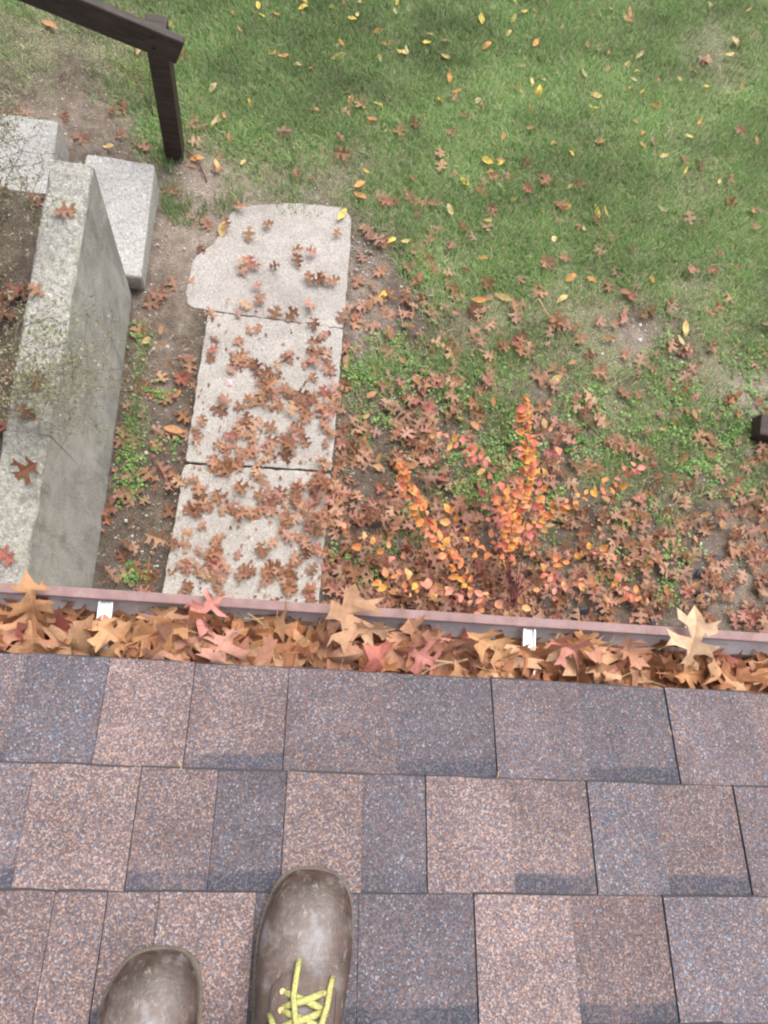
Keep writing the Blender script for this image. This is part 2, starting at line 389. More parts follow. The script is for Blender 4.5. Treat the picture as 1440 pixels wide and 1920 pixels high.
# ------------------------------------------------------------------ concrete path (slabs laid on a thin bed)
def slab_poly(name, pts2, ztop, thick, mat, parent, step=.022, jit=.0018, round_=.005):
    pts = []
    n = len(pts2)
    for i in range(n):
        p, q = np.array(pts2[i]), np.array(pts2[(i + 1) % n]); L = np.linalg.norm(q - p); k = max(1, int(L / step))
        for j in range(k): pts.append(p + (q - p) * j / k)
    pts = np.array(pts); N = len(pts)
    # soften corners
    for _ in range(1): pts = pts * .5 + (np.roll(pts, 1, 0) + np.roll(pts, -1, 0)) * .25
    t = np.roll(pts, -1, 0) - np.roll(pts, 1, 0); t /= np.linalg.norm(t, axis=1)[:, None] + 1e-9
    area = np.sum(pts[:, 0] * np.roll(pts[:, 1], -1) - np.roll(pts[:, 0], -1) * pts[:, 1])
    nrm = np.stack([t[:, 1], -t[:, 0]], 1) * (1 if area > 0 else -1)
    pts = pts + nrm * rng.normal(0, jit, (N, 1))
    V = []; zf = ztop if callable(ztop) else (lambda x, y: ztop)
    for off, dz in ((-round_, 0), (-round_ * .3, -round_ * .25), (0, -round_ * .9), (0, -thick)):
        for q in pts + nrm * off: V.append((q[0], q[1], zf(q[0], q[1]) + dz))
    F = []
    for r in range(3):
        for i in range(N):
            i2 = (i + 1) % N
            F.append((r * N + i, r * N + i2, (r + 1) * N + i2, (r + 1) * N + i) if area < 0 else (r * N + i2, r * N + i, (r + 1) * N + i, (r + 1) * N + i2))
    F.append(tuple(range(N)) if area > 0 else tuple(range(N - 1, -1, -1)))
    return mesh_obj(name, V, F, mat, parent)
def pz(x, y): return -0.12 * (y - .25) + .035
def PP(u, v):
    z = 0
    for _ in range(12): p = P(u, v, z); z = pz(p[0], p[1])
    return p
bedp = [PP(*q)[:2] for q in [(360, 560), (420, 410), (640, 400), (632, 620), (605, 870), (585, 1090)]] + [(.27, .02), (-.40, .02)] + [PP(*q)[:2] for q in [(325, 1090), (360, 860)]]
path = slab_poly('path', bedp, lambda x, y: pz(x, y) - .036, .06, M['ground'], None)
tag(path, kind='structure')
s1 = [PP(*q)[:2] for q in [(432, 392), (475, 380), (560, 376), (640, 384), (660, 402), (657, 470), (645, 613), (520, 596), (398, 580), (352, 572), (347, 545), (362, 480), (400, 452), (420, 420)]]
s2 = [PP(*q)[:2] for q in [(391, 583), (520, 600), (644, 616), (622, 884), (480, 874), (347, 866), (372, 700)]]
e3 = [PP(*q)[:2] for q in [(345, 869), (480, 877), (621, 887), (600, 1108), (305, 1108)]]
s3 = e3[:4] + [(.272, .02), (-.425, .02)] + e3[4:]
for sp_, z_ in ((s1, -.020), (s2, .0), (s3, -.004)):
    slab_poly('path_slab', sp_, (lambda x, y, z_=z_: pz(x, y) + z_), .09, M['path'], path)

# ------------------------------------------------------------------ retaining wall (two poured sections with a joint)
wall = empty('retaining_wall', (-.78, .8, 0))
tag(wall, 'weathered grey concrete retaining wall with lichen on its top, left of the path', 'wall')
def wall_section(y0, y1):
    V = []; F = []; fm = []
    n = max(2, int((y1 - y0) / .06)); prof = 10
    for i in range(n + 1):
        y = y0 + (y1 - y0) * i / n; tt = (y - .17) / 1.47
        xt = -.728 + .028 * tt; xb = -.70 - .02 * tt; xl = xt - .142
        zt = .90 + .004 * math.sin(9 * y) * math.sin(23 * y + 1); jt = lambda s=.003: float(rng.normal(0, s))
        ring = [(xb, -.55), (xb + jt(.001), -.2), (xb * .5 + xt * .5 + jt(.001), .4), (xt + jt(), zt - .012), (xt - .006 + jt(), zt - .002 + jt()), (xt - .03, zt + jt(.001)), (xl + .03, zt + jt(.001)), (xl + .007 + jt(), zt - .002 + jt()), (xl + jt(), zt - .012), (xl, -.55)]
        V += [(x + .78, y - .8, z) for x, z in ring]
    k = prof
    for i in range(n):
        for j in range(k - 1):
            F.append((i * k + j, (i + 1) * k + j, (i + 1) * k + j + 1, i * k + j + 1)); fm.append(1 if 3 <= j <= 7 else 0)
    F.append(tuple(range(k))); fm.append(0)
    F.append(tuple(n * k + j for j in range(k - 1, -1, -1))); fm.append(0)
    return mesh_obj('wall_section', V, F, None, wall, mats=[M['wall_face'], M['wall_top']], fmat=fm)
wall_section(-.34, .6546); wall_section(.6555, 1.645)

# ------------------------------------------------------------------ steps and their railing
steps = empty('concrete_steps', (-.82, 2.0, -.2))
tag(steps, 'pale concrete steps climbing left past the end of the retaining wall', 'steps')
def step(x0, x1, y0, y1, zt, th=.2):
    bm = box_bm(x0 + .82, x1 + .82, y0 - 2, y1 - 2, zt + .2 - th, zt + .2, .014, 3)
    bmesh.ops.subdivide_edges(bm, edges=bm.edges[:], cuts=2, use_grid_fill=True)
    for v in bm.verts: v.co += Vector(rng.normal(0, .0012, 3))
    return bm_obj('step', bm, M['step'], steps)
step(-.985, -.667, 1.688, 2.285, -.02); step(-1.40, -1.075, 1.69, 2.315, .155, .26); step(-1.81, -1.49, 1.70, 2.32, .33, .3)
rail = empty('stair_railing', (-.62, 2.52, -.24))
tag(rail, 'dark brown wooden handrail on a square post beside the concrete steps', 'railing')
def off(o, v): return tuple(a - b for a, b in zip(v, o))
def post(x, y, z0, z1):
    bm = box_bm(x - .045 + .62, x + .045 + .62, y - .045 - 2.52, y + .045 - 2.52, z0 + .24, z1 + .24, .006, 2); return bm_obj('post', bm, M['wood'], rail)
post(-.618, 2.532, -.5, .585); post(-2.2, 2.532, .3, 1.0)
bm = box_bm(-2.0, .13, -.019, .019, -.07, .07, .010, 3)
r_ = bm_obj('handrail', bm, M['wood'], rail); r_.location = (-.015, 2.466 - 2.52, .578 + .24); r_.rotation_euler = (0, math.radians(19), 0)
for dz in (-.03, .03):
    V, F = tube([(0, 0, 0), (0, -.008, 0)], .008, 8); b_ = mesh_obj('bolt', V, F, M['slate'], rail); b_.location = (.0, 2.447 - 2.52, .57 + .24 + dz)
bm = bmesh.new()

# beam at the right edge of the yard
beam = bm_obj('timber_beam', box_bm(-.02, 1.6, -.058, .058, 0, .11, .008, 2), M['wood']); beam.location = (2.555, 1.31, float(ground_z(2.5, 1.2)) - .01); beam.rotation_euler = (0, 0, math.radians(-8))
tag(beam, 'dark brown timber beam lying on the ground at the right edge', 'beam')

# ------------------------------------------------------------------ house: wall, fascia, roof with shingles, gutter
PITCH = math.atan(1 / 3); EY, EZ = -.023, 3.5 - 1.107
house = empty('house', (0, -2, 0)); tag(house, 'house eave with brown and grey asphalt shingles and a leaf-filled gutter', 'house')
def hp(o, loc=(0, 0, 0)):
    o.location = (loc[0], loc[1] + 2, loc[2]); return o
dn = np.array([0, math.cos(PITCH), -math.sin(PITCH)]); nn = np.array([0, math.sin(PITCH), math.cos(PITCH)]); EA = np.array([0, EY, EZ])
def roof_pt(x, s, h): return EA + np.array([x, 0, 0]) - dn * s + nn * h       # h above the top shingle plane
def roof_hit(u, v):
    d = ray(u, v); p = CAM + d * (nn @ (EA - CAM)) / (nn @ d); return p[0], -(p - EA) @ dn
def roof_box(x0, x1, s0, s1, h0, h1):
    return [roof_pt(x, s, h) for h in (h0, h1) for x, s in ((x0, s0), (x1, s0), (x1, s1), (x0, s1))]
BF = [(0, 1, 2, 3), (7, 6, 5, 4), (0, 4, 5, 1), (1, 5, 6, 2), (2, 6, 7, 3), (3, 7, 4, 0)]
BF = [tuple(reversed(f)) for f in BF]
roof = hp(mesh_obj('roof', roof_box(-6, 7, .004, 4.6, -.035, -.0125), BF, M['edge'], house))
V = [(-5.7, -.36, -.6), (6.7, -.36, -.6), (6.7, -.36, 2.4), (-5.7, -.36, 2.4), (-5.7, -4, -.6), (6.7, -4, -.6), (6.7, -4, 2.4), (-5.7, -4, 2.4)]
hw = hp(mesh_obj('wall', V, [(0, 1, 2, 3), (1, 5, 6, 2), (5, 4, 7, 6), (4, 0, 3, 7)], M['siding'], house))
for k in range(12):
    V = [(-5.7, -.358, .05 + k * .18), (6.7, -.358, .05 + k * .18), (6.7, -.342, .05 + k * .18), (-5.7, -.342, .05 + k * .18), (-5.7, -.358, .225 + k * .18), (6.7, -.358, .225 + k * .18)]
    hp(mesh_obj('siding_board', V, [(3, 2, 5, 4), (0, 1, 2, 3)], M['siding'], hw)).location = (0, 0, 0)
hp(bm_obj('fascia', box_bm(-6, 7, -.078, -.0585, 2.20, 2.352), M['fascia'], house))
hp(bm_obj('soffit', box_bm(-6, 7, -.357, -.0795, 2.195, 2.207), M['fascia'], house))

SB = .0034   # tab lamination thickness
def shingle(x0, x1, s0, s1, raised, colr, skew0=0, skew1=0, band=False, course=0):
    """one granule tab (or the recessed piece between tabs), a thin slab with dark cut edges and a painted crevice shadow line at the butt"""
    lift = .0078                                   # every butt edge lies on the course below
    top = -.0002 if raised else -SB
    bot = -.0125
    V = []; bandv = []
    xs_ = lambda s: (x0 + skew0 * (s - s0) / (s1 - s0), x1 + skew1 * (s - s0) / (s1 - s0))
    W_ = s1 - s0; ks = np.array([-.0030, 0, .045, .085, .110, .122, .132, EXP, W_]) / W_; ns = len(ks)
    for k in ks:
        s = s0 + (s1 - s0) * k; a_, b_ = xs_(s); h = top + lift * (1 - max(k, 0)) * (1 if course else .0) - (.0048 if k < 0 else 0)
        for j in range(4):
            xx = a_ + (b_ - a_) * j / 3
            V.append(roof_pt(xx, s + float(rng.normal(0, .0006)) * (k <= 0), h + float(rng.normal(0, .0002))))
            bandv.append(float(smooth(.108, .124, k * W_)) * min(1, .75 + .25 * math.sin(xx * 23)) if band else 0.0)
    n = ns * 4
    for k in ks:
        s = s0 + (s1 - s0) * k; a_, b_ = xs_(s); V += [roof_pt(a_, s, bot), roof_pt(b_, s, bot)]; bandv += [0, 0]
    F = []; fm = []
    for i in range(ns - 1):
        for j in range(3): F.append((i * 4 + j, (i + 1) * 4 + j, (i + 1) * 4 + j + 1, i * 4 + j + 1)); fm.append(1 if i == 0 else 0)  # butt nose in edge colour: cut asphalt, widened to paint the crevice shadow
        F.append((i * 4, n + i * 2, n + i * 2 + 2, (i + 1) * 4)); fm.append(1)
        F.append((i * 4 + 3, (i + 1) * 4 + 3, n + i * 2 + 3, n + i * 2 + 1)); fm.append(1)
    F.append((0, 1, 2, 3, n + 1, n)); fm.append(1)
    F = [tuple(reversed(f)) for f in F]
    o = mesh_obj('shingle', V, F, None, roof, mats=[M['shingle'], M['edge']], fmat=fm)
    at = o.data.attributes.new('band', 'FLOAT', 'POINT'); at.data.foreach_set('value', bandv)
    o.color = (*colr, 1)
    return o
# (R tan share, G grey-blue share, B half-brightness)
TAN, BRN, RED, GRY, DRK = (.61, .20, .63), (.55, .23, .54), (.48, .36, .57), (.46, .52, .60), (.37, .50, .525)
EXP = .1425
def xa(u, v): return roof_hit(u, v)[0]
rows = {
 0: (1250, [(-140, RED, 0), (45, DRK, 1), (205, TAN, 1), (365, BRN, 0, 1), (542, RED, 1), (745, DRK, 0, 1), (920, RED, 1), (1080, DRK, 0, 1), (1240, RED, 1), (1395, BRN, 0, 1), (1560, None)],
     [RED]),
}
def course(i, v, bounds, s0):
    """bounds: list of (u of left edge, colour, raised, band)"""
    s1 = s0 + EXP + .045
    for (u0, c, up, bd), nxt in zip(bounds[:-1], bounds[1:]):
        x0 = xa(u0, v) ; x1 = xa(nxt[0], v)
        jx = float(rng.normal(0, .002))
        x1g = x1 - .0004
        cc = tuple(np.clip(np.array(c) + rng.normal(0, .02, 3), .05, .95))
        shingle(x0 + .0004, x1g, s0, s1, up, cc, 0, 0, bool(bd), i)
    return xa(bounds[0][0], v), xa(bounds[-1][0], v)
def rnd_run(xa_, xb_, i, s0):
    x = xa_; up = True
    while x < xb_:
        wd = random.uniform(.11, .19); x2 = min(xb_, x + wd)
        c = random.choice([TAN, BRN, RED, GRY, DRK]) if up else random.choice([BRN, DRK, RED])
        shingle(x + .0004, x2 - .0004, s0, s0 + EXP + .045, up, tuple(np.clip(np.array(c) + rng.normal(0, .02, 3), .05, .95)), 0, 0, not up, i)
        x = x2; up = (not up) if random.random() < .9 else up
r0 = [(-140, RED, 0, 1), (45, DRK, 1, 0), (203, TAN, 1, 0), (365, BRN, 0, 1), (542, RED, 1, 0), (745, DRK, 0, 1), (920, RED, 1, 0), (1080, DRK, 0, 1), (1240, RED, 1, 0), (1395, BRN, 0, 1), (1580,)]
r1 = [(-150, RED, 0, 1), (66, TAN, 1, 0), (265, BRN, 0, 1), (410, DRK, 0, 1), (538, TAN, 1, 0), (680, DRK, 0, 1), (796, TAN, 1, 0), (950, BRN, 0, 1), (1094, GRY, 1, 0), (1220, BRN, 0, 1), (1364, RED, 1, 0), (1560,)]
r2 = [(-60, BRN, 1, 0), (105, BRN, 1, 0), (203, BRN, 0, 1), (300, TAN, 1, 0), (480, DRK, 0, 1), (672, DRK, 0, 1), (886, TAN, 1, 0), (1065, BRN, 0, 1), (1238, GRY, 1, 0), (1420, BRN, 0, 1), (1560,)]
tabs_s = [0.0, .1415, .284, .4265]
for i, (v, bb) in enumerate(((1255, r0), (1450, r1), (1682, r2))):
    a_, b_ = course(i, v, bb, tabs_s[i])
    rnd_run(a_ - .75, a_, i, tabs_s[i]); rnd_run(b_, b_ + .75, i, tabs_s[i])
for i in range(3, 8): rnd_run(-1.0, 1.7, i, tabs_s[0] + .1415 + (i - 1) * .1425)
# far courses of the same roof, joined
V = []; F = []
def addb(x0, x1, s0, s1, h0, h1):
    o = len(V); V.extend(roof_box(x0, x1, s0, s1, h0, h1)); F.extend([tuple(j + o for j in f) for f in BF])
for i in range(31):
    s0 = 0 if i == 0 else .1415 + (i - 1) * .1425
    if i < 8:
        for (x, x2) in ((-6, -1.42), (2.05, 7)):
            addb(x, x2, s0, s0 + .143, -.0115, -.003 - .0005 * (i % 3))
        if i >= 3: addb(-1.42, -1.002, s0, s0 + .143, -.0115, -.002); addb(1.702, 2.05, s0, s0 + .143, -.0115, -.002)
    else: addb(-6, 7, s0, s0 + .143, -.0115, -.003 - .0005 * (i % 3))
fs = hp(mesh_obj('shingle_field', V, F, M['shingle'], roof)); fs.location = (0, 0, 0); fs['kind'] = 'stuff'; fs.color = (.5, .35, .5, 1)
de = hp(bm_obj('drip_edge', box_bm(-6, 7, -.0575, -.029, 2.345, 2.353), M['fascia'], house))

# gutter: folded sheet, brown outside, white inside
prof = [(-.056, 2.3475), (-.056, 2.262), (.020, 2.262), (.027, 2.275), (.030, 2.300), (.037, 2.324), (.052, 2.342), (.068, 2.351), (.0705, 2.356), (.0705, 2.3715), (.0695, 2.3735), (.0575, 2.3715), (.0555, 2.369), (.0555, 2.362)]
pv = np.array(prof); tg = np.gradient(pv, axis=0); tg /= np.linalg.norm(tg, axis=1)[:, None]
pin = pv + np.stack([-tg[:, 1], tg[:, 0]], 1) * .0012
V = []; F = []; fm = []; xs = np.linspace(-6, 7, 40); K = len(prof)
for x in xs:
    V += [(x, y, z) for y, z in pv] + [(x, y, z) for y, z in pin]
for i in range(len(xs) - 1):
    A = i * 2 * K; B = (i + 1) * 2 * K
    for k in range(K - 1):
        F.append((A + k, B + k, B + k + 1, A + k + 1)); fm.append(0)
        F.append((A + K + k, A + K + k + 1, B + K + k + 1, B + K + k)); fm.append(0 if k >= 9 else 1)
    for k in (0, K - 1):
        F.append((A + k, A + K + k, B + K + k, B + k)); fm.append(0)
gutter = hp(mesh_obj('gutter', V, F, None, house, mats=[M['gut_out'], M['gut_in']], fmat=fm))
def hanger(x):
    ps = []
    bm = box_bm(x - .0095, x + .0095, -.052, .0545, 2.3545, 2.3575, .0008, 1)
    o = bm_obj('gutter_hanger', bm, M['metal'], gutter)
    for sx in (-.0085, .0085):
        bmesh_ = box_bm(x + sx - .0012, x + sx + .0012, -.052, .054, 2.3578, 2.3630)
        q = bm_obj('tmp', bmesh_, M['metal'], None); ps.append(q)
    bm = bmesh.new(); bm.from_mesh(o.data)
    for q in ps: bm.from_mesh(q.data); bpy.data.objects.remove(q)
    for yy in (-.02, .03):
        mt = Matrix.Translation((x, yy, 2.3592)); bmesh.ops.create_cone(bm, cap_ends=True, segments=10, radius1=.008, radius2=.006, depth=.004, matrix=mt)
    bm.to_mesh(o.data); bm.free()
for u in (195, 990):
    x = P(u, 1170 if u < 500 else 1215, 2.357)[0]; hanger(x)
hanger(P(195, 1170, 2.357)[0] - .61); hanger(P(990, 1215, 2.357)[0] + .61)

# ------------------------------------------------------------------ oak leaves
HALVES = [
 [(.02, -.02), (.08, .06), (.25, .07), (.17, .14), (.085, .21), (.11, .31), (.30, .37), (.50, .36), (.41, .47), (.50, .60), (.28, .56), (.10, .59), (.11, .69), (.25, .77), (.33, .93), (.15, .87), (0, 1.03)],
 [(.02, -.02), (.07, .08), (.21, .16), (.40, .12), (.30, .25), (.11, .30), (.11, .43), (.32, .52), (.56, .55), (.43, .64), (.42, .80), (.22, .69), (.10, .72), (.14, .86), (.23, 1.0), (.07, .94), (0, 1.04)],
 [(.02, -.02), (.09, .04), (.24, .02), (.20, .12), (.09, .18), (.10, .27), (.27, .29), (.44, .25), (.38, .36), (.52, .46), (.33, .46), (.10, .51), (.11, .60), (.24, .64), (.42, .66), (.32, .75), (.40, .88), (.20, .81), (.11, .82), (.07, .92), (0, 1.03)]]
def leaf_base(seed):
    r = np.random.default_rng(seed)
    V = []; F = []
    mids = [(0, -.02), (0, .2), (0, .38), (0, .55), (0, .72), (0, .85)]
    for side in (1, -1):
        h = np.array(HALVES[r.integers(3)]); n = r.normal(0, .026, h.shape); n[0] = n[-1] = 0; h = h + n
        h[:, 0] = np.maximum(np.abs(h[:, 0]), .05) * (1 + r.normal(0, .1)); h[0, 0] = .015; h[-1, 0] = 0
        poly = [(x * side, y) for x, y in h] + [m_ for m_ in reversed(mids)]
        if side == -1: poly = poly[::-1]
        o = len(V)
        tri = tessellate_polygon([[Vector((x, y, 0)) for x, y in poly]])
        V += poly
        for t_ in tri:
            a, b, c = (np.array(poly[k]) for k in t_)
            cr = (b - a)[0] * (c - a)[1] - (b - a)[1] * (c - a)[0]
            F.append(tuple(k + o for k in (t_ if cr > 0 else t_[::-1])))
    o = len(V)
    V += [(-.010, -.02), (.010, -.02), (.009, -.30), (-.007, -.30)]
    F += [(o, o + 2, o + 1), (o, o + 3, o + 2)]
    return np.array(V), np.array(F)
BASES = [leaf_base(s) for s in range(12)]
def curl_leaf(k, r, amount=1.0):
    uv, F = BASES[k % len(BASES)]
    x, y = uv[:, 0], uv[:, 1] - .45
    fold = r.uniform(-.25, .55) * amount; cl = r.uniform(-.55, .55) * amount; tw = r.uniform(-.6, .6) * amount; cup = r.uniform(-.9, 1.1) * amount
    z = fold * np.abs(x) + cl * y * y + tw * x * y + cup * x * x + .05 * amount * np.sin(7 * x + r.uniform(0, 6)) * np.sin(6 * y + r.uniform(0, 6))
    return np.stack([x * (1 - .1 * abs(cup)), y, z], 1), F, uv
def rotm(rx, ry, rz): return np.array(Euler((rx, ry, rz)).to_matrix())
OAKCOL = np.array([(.31, .150, .085), (.36, .185, .115), (.23, .105, .062), (.41, .215, .135), (.34, .175, .13), (.40, .20, .155), (.18, .085, .052), (.46, .28, .18)])
PINK = np.array([(.42, .155, .135), (.38, .135, .115)])
GUTCOL = np.array([(.55, .29, .15), (.60, .35, .20), (.46, .22, .115), (.63, .40, .24), (.54, .30, .20), (.60, .34, .245), (.34, .16, .08), (.68, .46, .30), (.52, .26, .15), (.58, .31, .23)])
def gutcol(r):
    c = PINK[r.integers(2)] * 1.45 if r.random() < .07 else GUTCOL[r.integers(len(GUTCOL))]
    return np.clip(c * np.array([.93, .86, .80]) * r.uniform(.8, 1.15), 0, .8)
def oakcol(r, bright=1.0, pinkp=.08):
    c = PINK[r.integers(2)] if r.random() < pinkp else OAKCOL[r.integers(len(OAKCOL))]
    return np.clip(c * np.array([1.0, .98, .95]) * bright * r.uniform(.8, 1.2), 0, .8)

LV = []          # shared meshes for leaves lying on the ground
for k in range(12):
    V, F, uv = curl_leaf(k, np.random.default_rng(100 + k), .9)
    LV.append((V, F, uv))
def leaf_mesh(k):
    V, F, uv = LV[k]
    o = fast_mesh('oak_leaf', V, F, M['leaf'], uvs=uv); me = o.data; bpy.data.objects.remove(o); return me
LM = [leaf_mesh(k) for k in range(12)]
TIP = {}
stuff = dict(V=[], F=[], C=[], U=[], n=0)
def add_stuff(V, F, uv, col):
    stuff['V'].append(V); stuff['F'].append(F + stuff['n']); stuff['C'].append(np.tile(col, (len(V), 1))); stuff['U'].append(uv); stuff['n'] += len(V)

def size_word(sz, a, b): return 'small ' if sz < a else ('large ' if sz > b else '')
def gutter_where(x, y, z):
    u, v = proj(np.array([x, y, z])); t = (v - (1222 + .0542 * u))
    zone = ['at the left end of the gutter', 'around the left hanger', 'between left hanger and pinkish red leaf', 'by the pinkish red leaf', 'between pinkish red and large standing leaves', 'around the large standing leaf', 'just right of the large standing leaf', 'just left of the right hanger', 'around the right hanger', 'just right of the right hanger', 'just left of the cream leaf', 'around the cream leaf', 'at the right end of the gutter'][int(np.searchsorted([150, 240, 340, 430, 560, 720, 850, 950, 1040, 1150, 1240, 1360], u))]
    return ('against the roof edge' if t > -32 else ('near the lip' if t < -62 else 'in mid gutter')) + ', ' + zone
def path_where(u, v):
    le = np.interp(v, [380, 450, 560, 590, 864, 1108], [440, 400, 345, 390, 345, 305]); re = np.interp(v, [380, 402, 615, 1108], [645, 658, 643, 600]); t = (u - le) / (re - le)
    v2 = v - (u - 500) * .09
    slab, a, b = ('far', 380, 597) if v2 < 597 else (('middle', 597, 874) if v2 < 874 else ('near', 874, 1110))
    f = (v2 - a) / (b - a)
    return ('far' if f < .33 else 'near' if f > .67 else 'middle') + (' left' if t < .33 else ' right' if t > .67 else ' centre') + ' part of the ' + slab + ' path slab'
def lawn_where(u, v):
    a = 'by the handrail post' if u < 480 and v < 420 else ('left' if u < 640 else 'centre' if u < 900 else 'right' if u < 1180 else 'far right')
    b = ['topmost', 'upper', 'middle', 'lower', 'lowest'][int(min(4, v // 150))]
    return ('in the grass ' + a) if a.startswith('by') else b + ' ' + a + ' of the lawn'
# --- leaves heaped in the gutter
def colname(c):
    r_, g_, b_ = c
    if g_ / r_ < .38: return 'dull red' if r_ < .5 else 'pinkish red'
    if r_ > .60: return 'cream tan'
    if r_ > .46: return 'pale tan'
    if r_ > .36: return 'rosy tan' if b_ / g_ > .7 else 'golden tan'
    if r_ > .27: return 'pinkish brown' if b_ / g_ > .7 else 'orange brown'
    return 'dark brown' if r_ < .2 else 'rusty brown'
def squeeze(W, ymax=.052):
    """a leaf gives way to the gutter's walls and stays under the eave"""
    W = W.copy(); y = W[:, 1]; z = W[:, 2]
    back = y < -.026; y = np.where(back, -.026 + (y + .026) * .35, y); y = np.maximum(y, -.052)
    z = np.where(y < -.018, np.minimum(z, 2.368 + np.maximum(0, (y + .03)) * .6), z)
    lipz = 2.3765; over = (y > .052) & (z < lipz)
    inside = over & (z < 2.366)
    y = np.where(inside, .052 - (y - .052) * .15, y)
    if ymax < .05: y = np.where(y > ymax - .02, ymax - .02 + (y - ymax + .02) * .5, y)
    z = np.where(over & ~inside, lipz + .001, z)
    z = np.maximum(z, 2.266)
    W[:, 1] = y; W[:, 2] = z; return W
def gutter_leaf(x, y, z, size, rz, tilt, r, col, label=None, ind=True, amount=1.0, k=None, rx=None, ry=None, ymax=.052):
    V, F, uv = curl_leaf(int(r.integers(12)) if k is None else k, r, amount)
    Rm = rotm(r.normal(0, tilt) if rx is None else rx, r.normal(0, tilt) if ry is None else ry, 0)
    Rz = rotm(0, 0, rz)
    Wl = (V * size) @ (Rz @ Rm).T
    W = squeeze(Wl + np.array([x, y, z]), ymax)
    if not ind: add_stuff(W, F, uv, col); return
    o = fast_mesh('oak_leaf', W - np.array([x, y, z]), F, M['leaf'], uvs=uv, smooth_=True); o.location = (x, y, z); o.color = (*col, 1)
    TIP[o.name] = rz
    tag(o, label or (size_word(size, .082, .098) + colname(col) + ' oak leaf ' + gutter_where(x, y, z)), 'leaf', 'dry oak leaves heaped in the gutter')
    return o
gr = np.random.default_rng(5)
for k in range(420):                                   # bottom of the heap, hidden mostly
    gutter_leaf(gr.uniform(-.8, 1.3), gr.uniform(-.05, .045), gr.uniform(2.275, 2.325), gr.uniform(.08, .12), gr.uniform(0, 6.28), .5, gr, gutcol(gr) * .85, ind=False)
for k in range(140):                                   # outside the view, left and right
    x = gr.choice([gr.uniform(-2, -.5), gr.uniform(.95, 2.4)])
    gutter_leaf(x, gr.uniform(-.045, .04), gr.uniform(2.32, 2.36), gr.uniform(.08, .12), gr.uniform(0, 6.28), .5, gr, gutcol(gr), ind=False)
for k in range(175):
    x = gr.uniform(-.44, .90); lay = k / 175
    right = smooth(.55, .75, x)
    y = gr.uniform(-.052, .022 - .012 * right + .012 * (x < .25)); z = 2.328 + .044 * lay + gr.normal(0, .005) - .008 * right
    gutter_leaf(x, y, z, gr.uniform(.078, .114), gr.uniform(0, 6.28), .40, gr, gutcol(gr), amount=1.15, ymax=gr.choice([.026, .036, .049]) - .003 * right + .009 * (x < .25))
def special(u, v, z, size, rz, rx, ry, col, label, k, amount=.6, ymax=.044):
    if u in (650, 378, 1300, 60): ymax = .052
    p = P(u, v, z); gutter_leaf(p[0], p[1], z, size, rz, 0, np.random.default_rng(int(u)), np.array(col), label, True, 1.25, k, rx, ry, ymax)
special(650, 1165, 2.393, .098, .05, .25, .45, (.60, .36, .22), 'large tan oak leaf standing up over the gutter lip, stem towards the roof', 0)
special(378, 1142, 2.390, .068, 2.2, -.1, .35, (.58, .24, .20), 'pinkish red oak leaf overlapping the gutter lip', 1)
special(1300, 1205, 2.396, .098, -.12, .2, -.1, (.70, .48, .31), 'palest cream oak leaf crossing the gutter lip at the right', 2)
special(60, 1130, 2.386, .075, .3, .45, .2, (.48, .26, .13), 'brown oak leaf leaning on the lip at the left end of the gutter', 3)
special(212, 1192, 2.372, .075, 1.1, .2, .3, (.60, .34, .18), 'tan oak leaf covering the lower half of the left hanger', 7)
special(300, 1150, 2.382, .078, -.5, .25, .2, (.56, .32, .19), 'tan oak leaf just left of the pinkish red leaf', 4)
special(300, 1185, 2.380, .085, 1.9, -.25, -.2, (.52, .27, .13), 'broad orange brown oak leaf flat on top of the gutter heap', 5)
special(800, 1235, 2.376, .06, 1.2, .2, .1, (.50, .21, .18), 'pink oak leaf lying against the shingle edge', 1)
special(420, 1215, 2.378, .075, 2.8, .3, .1, (.54, .28, .22), 'rosy oak leaf lying near the roof edge', 2)
special(920, 1205, 2.380, .085, .9, .25, .2, (.54, .30, .15), 'golden brown oak leaf left of the right hanger', 0)
special(1085, 1190, 2.382, .075, -.8, .3, -.3, (.52, .28, .13), 'orange brown oak leaf touching the lip right of the hanger', 4)
special(1180, 1210, 2.380, .08, .4, .2, .2, (.46, .23, .15), 'soft brown oak leaf propped upright in the gutter', 3)
special(690, 1165, 2.384, .075, -1.2, .2, .3, (.56, .35, .22), 'pale oak leaf beside the large standing leaf', 5)
special(1060, 1205, 2.384, .07, -2.3, .1, .1, (.48, .22, .17), 'rosy tan leaf on the right hanger strap', 1)
N_IND = 175 + 13

nd = []
for k in range(34):
    x = gr.uniform(-.4, .9); y = gr.uniform(-.03, .045); z = gr.uniform(2.35, 2.384); a_ = gr.uniform(0, 6.28); L_ = gr.uniform(.02, .06)
    p0 = np.array([x, y, z]); p1 = p0 + np.array([math.cos(a_) * L_, math.sin(a_) * L_ * .5, gr.uniform(-.01, .012)]); p1[1] = np.clip(p1[1], -.02, .05)
    nd.append(tube([p0, (p0 + p1) / 2 + gr.normal(0, .003, 3), p1], .0007 if gr.random() < .8 else .0016, 4))
nd = mesh_obj('dry_needles', *merge(nd), M['straw']); tag(nd, 'thin dry needles and stalks strewn among the gutter leaves', 'needles', None, 'stuff')
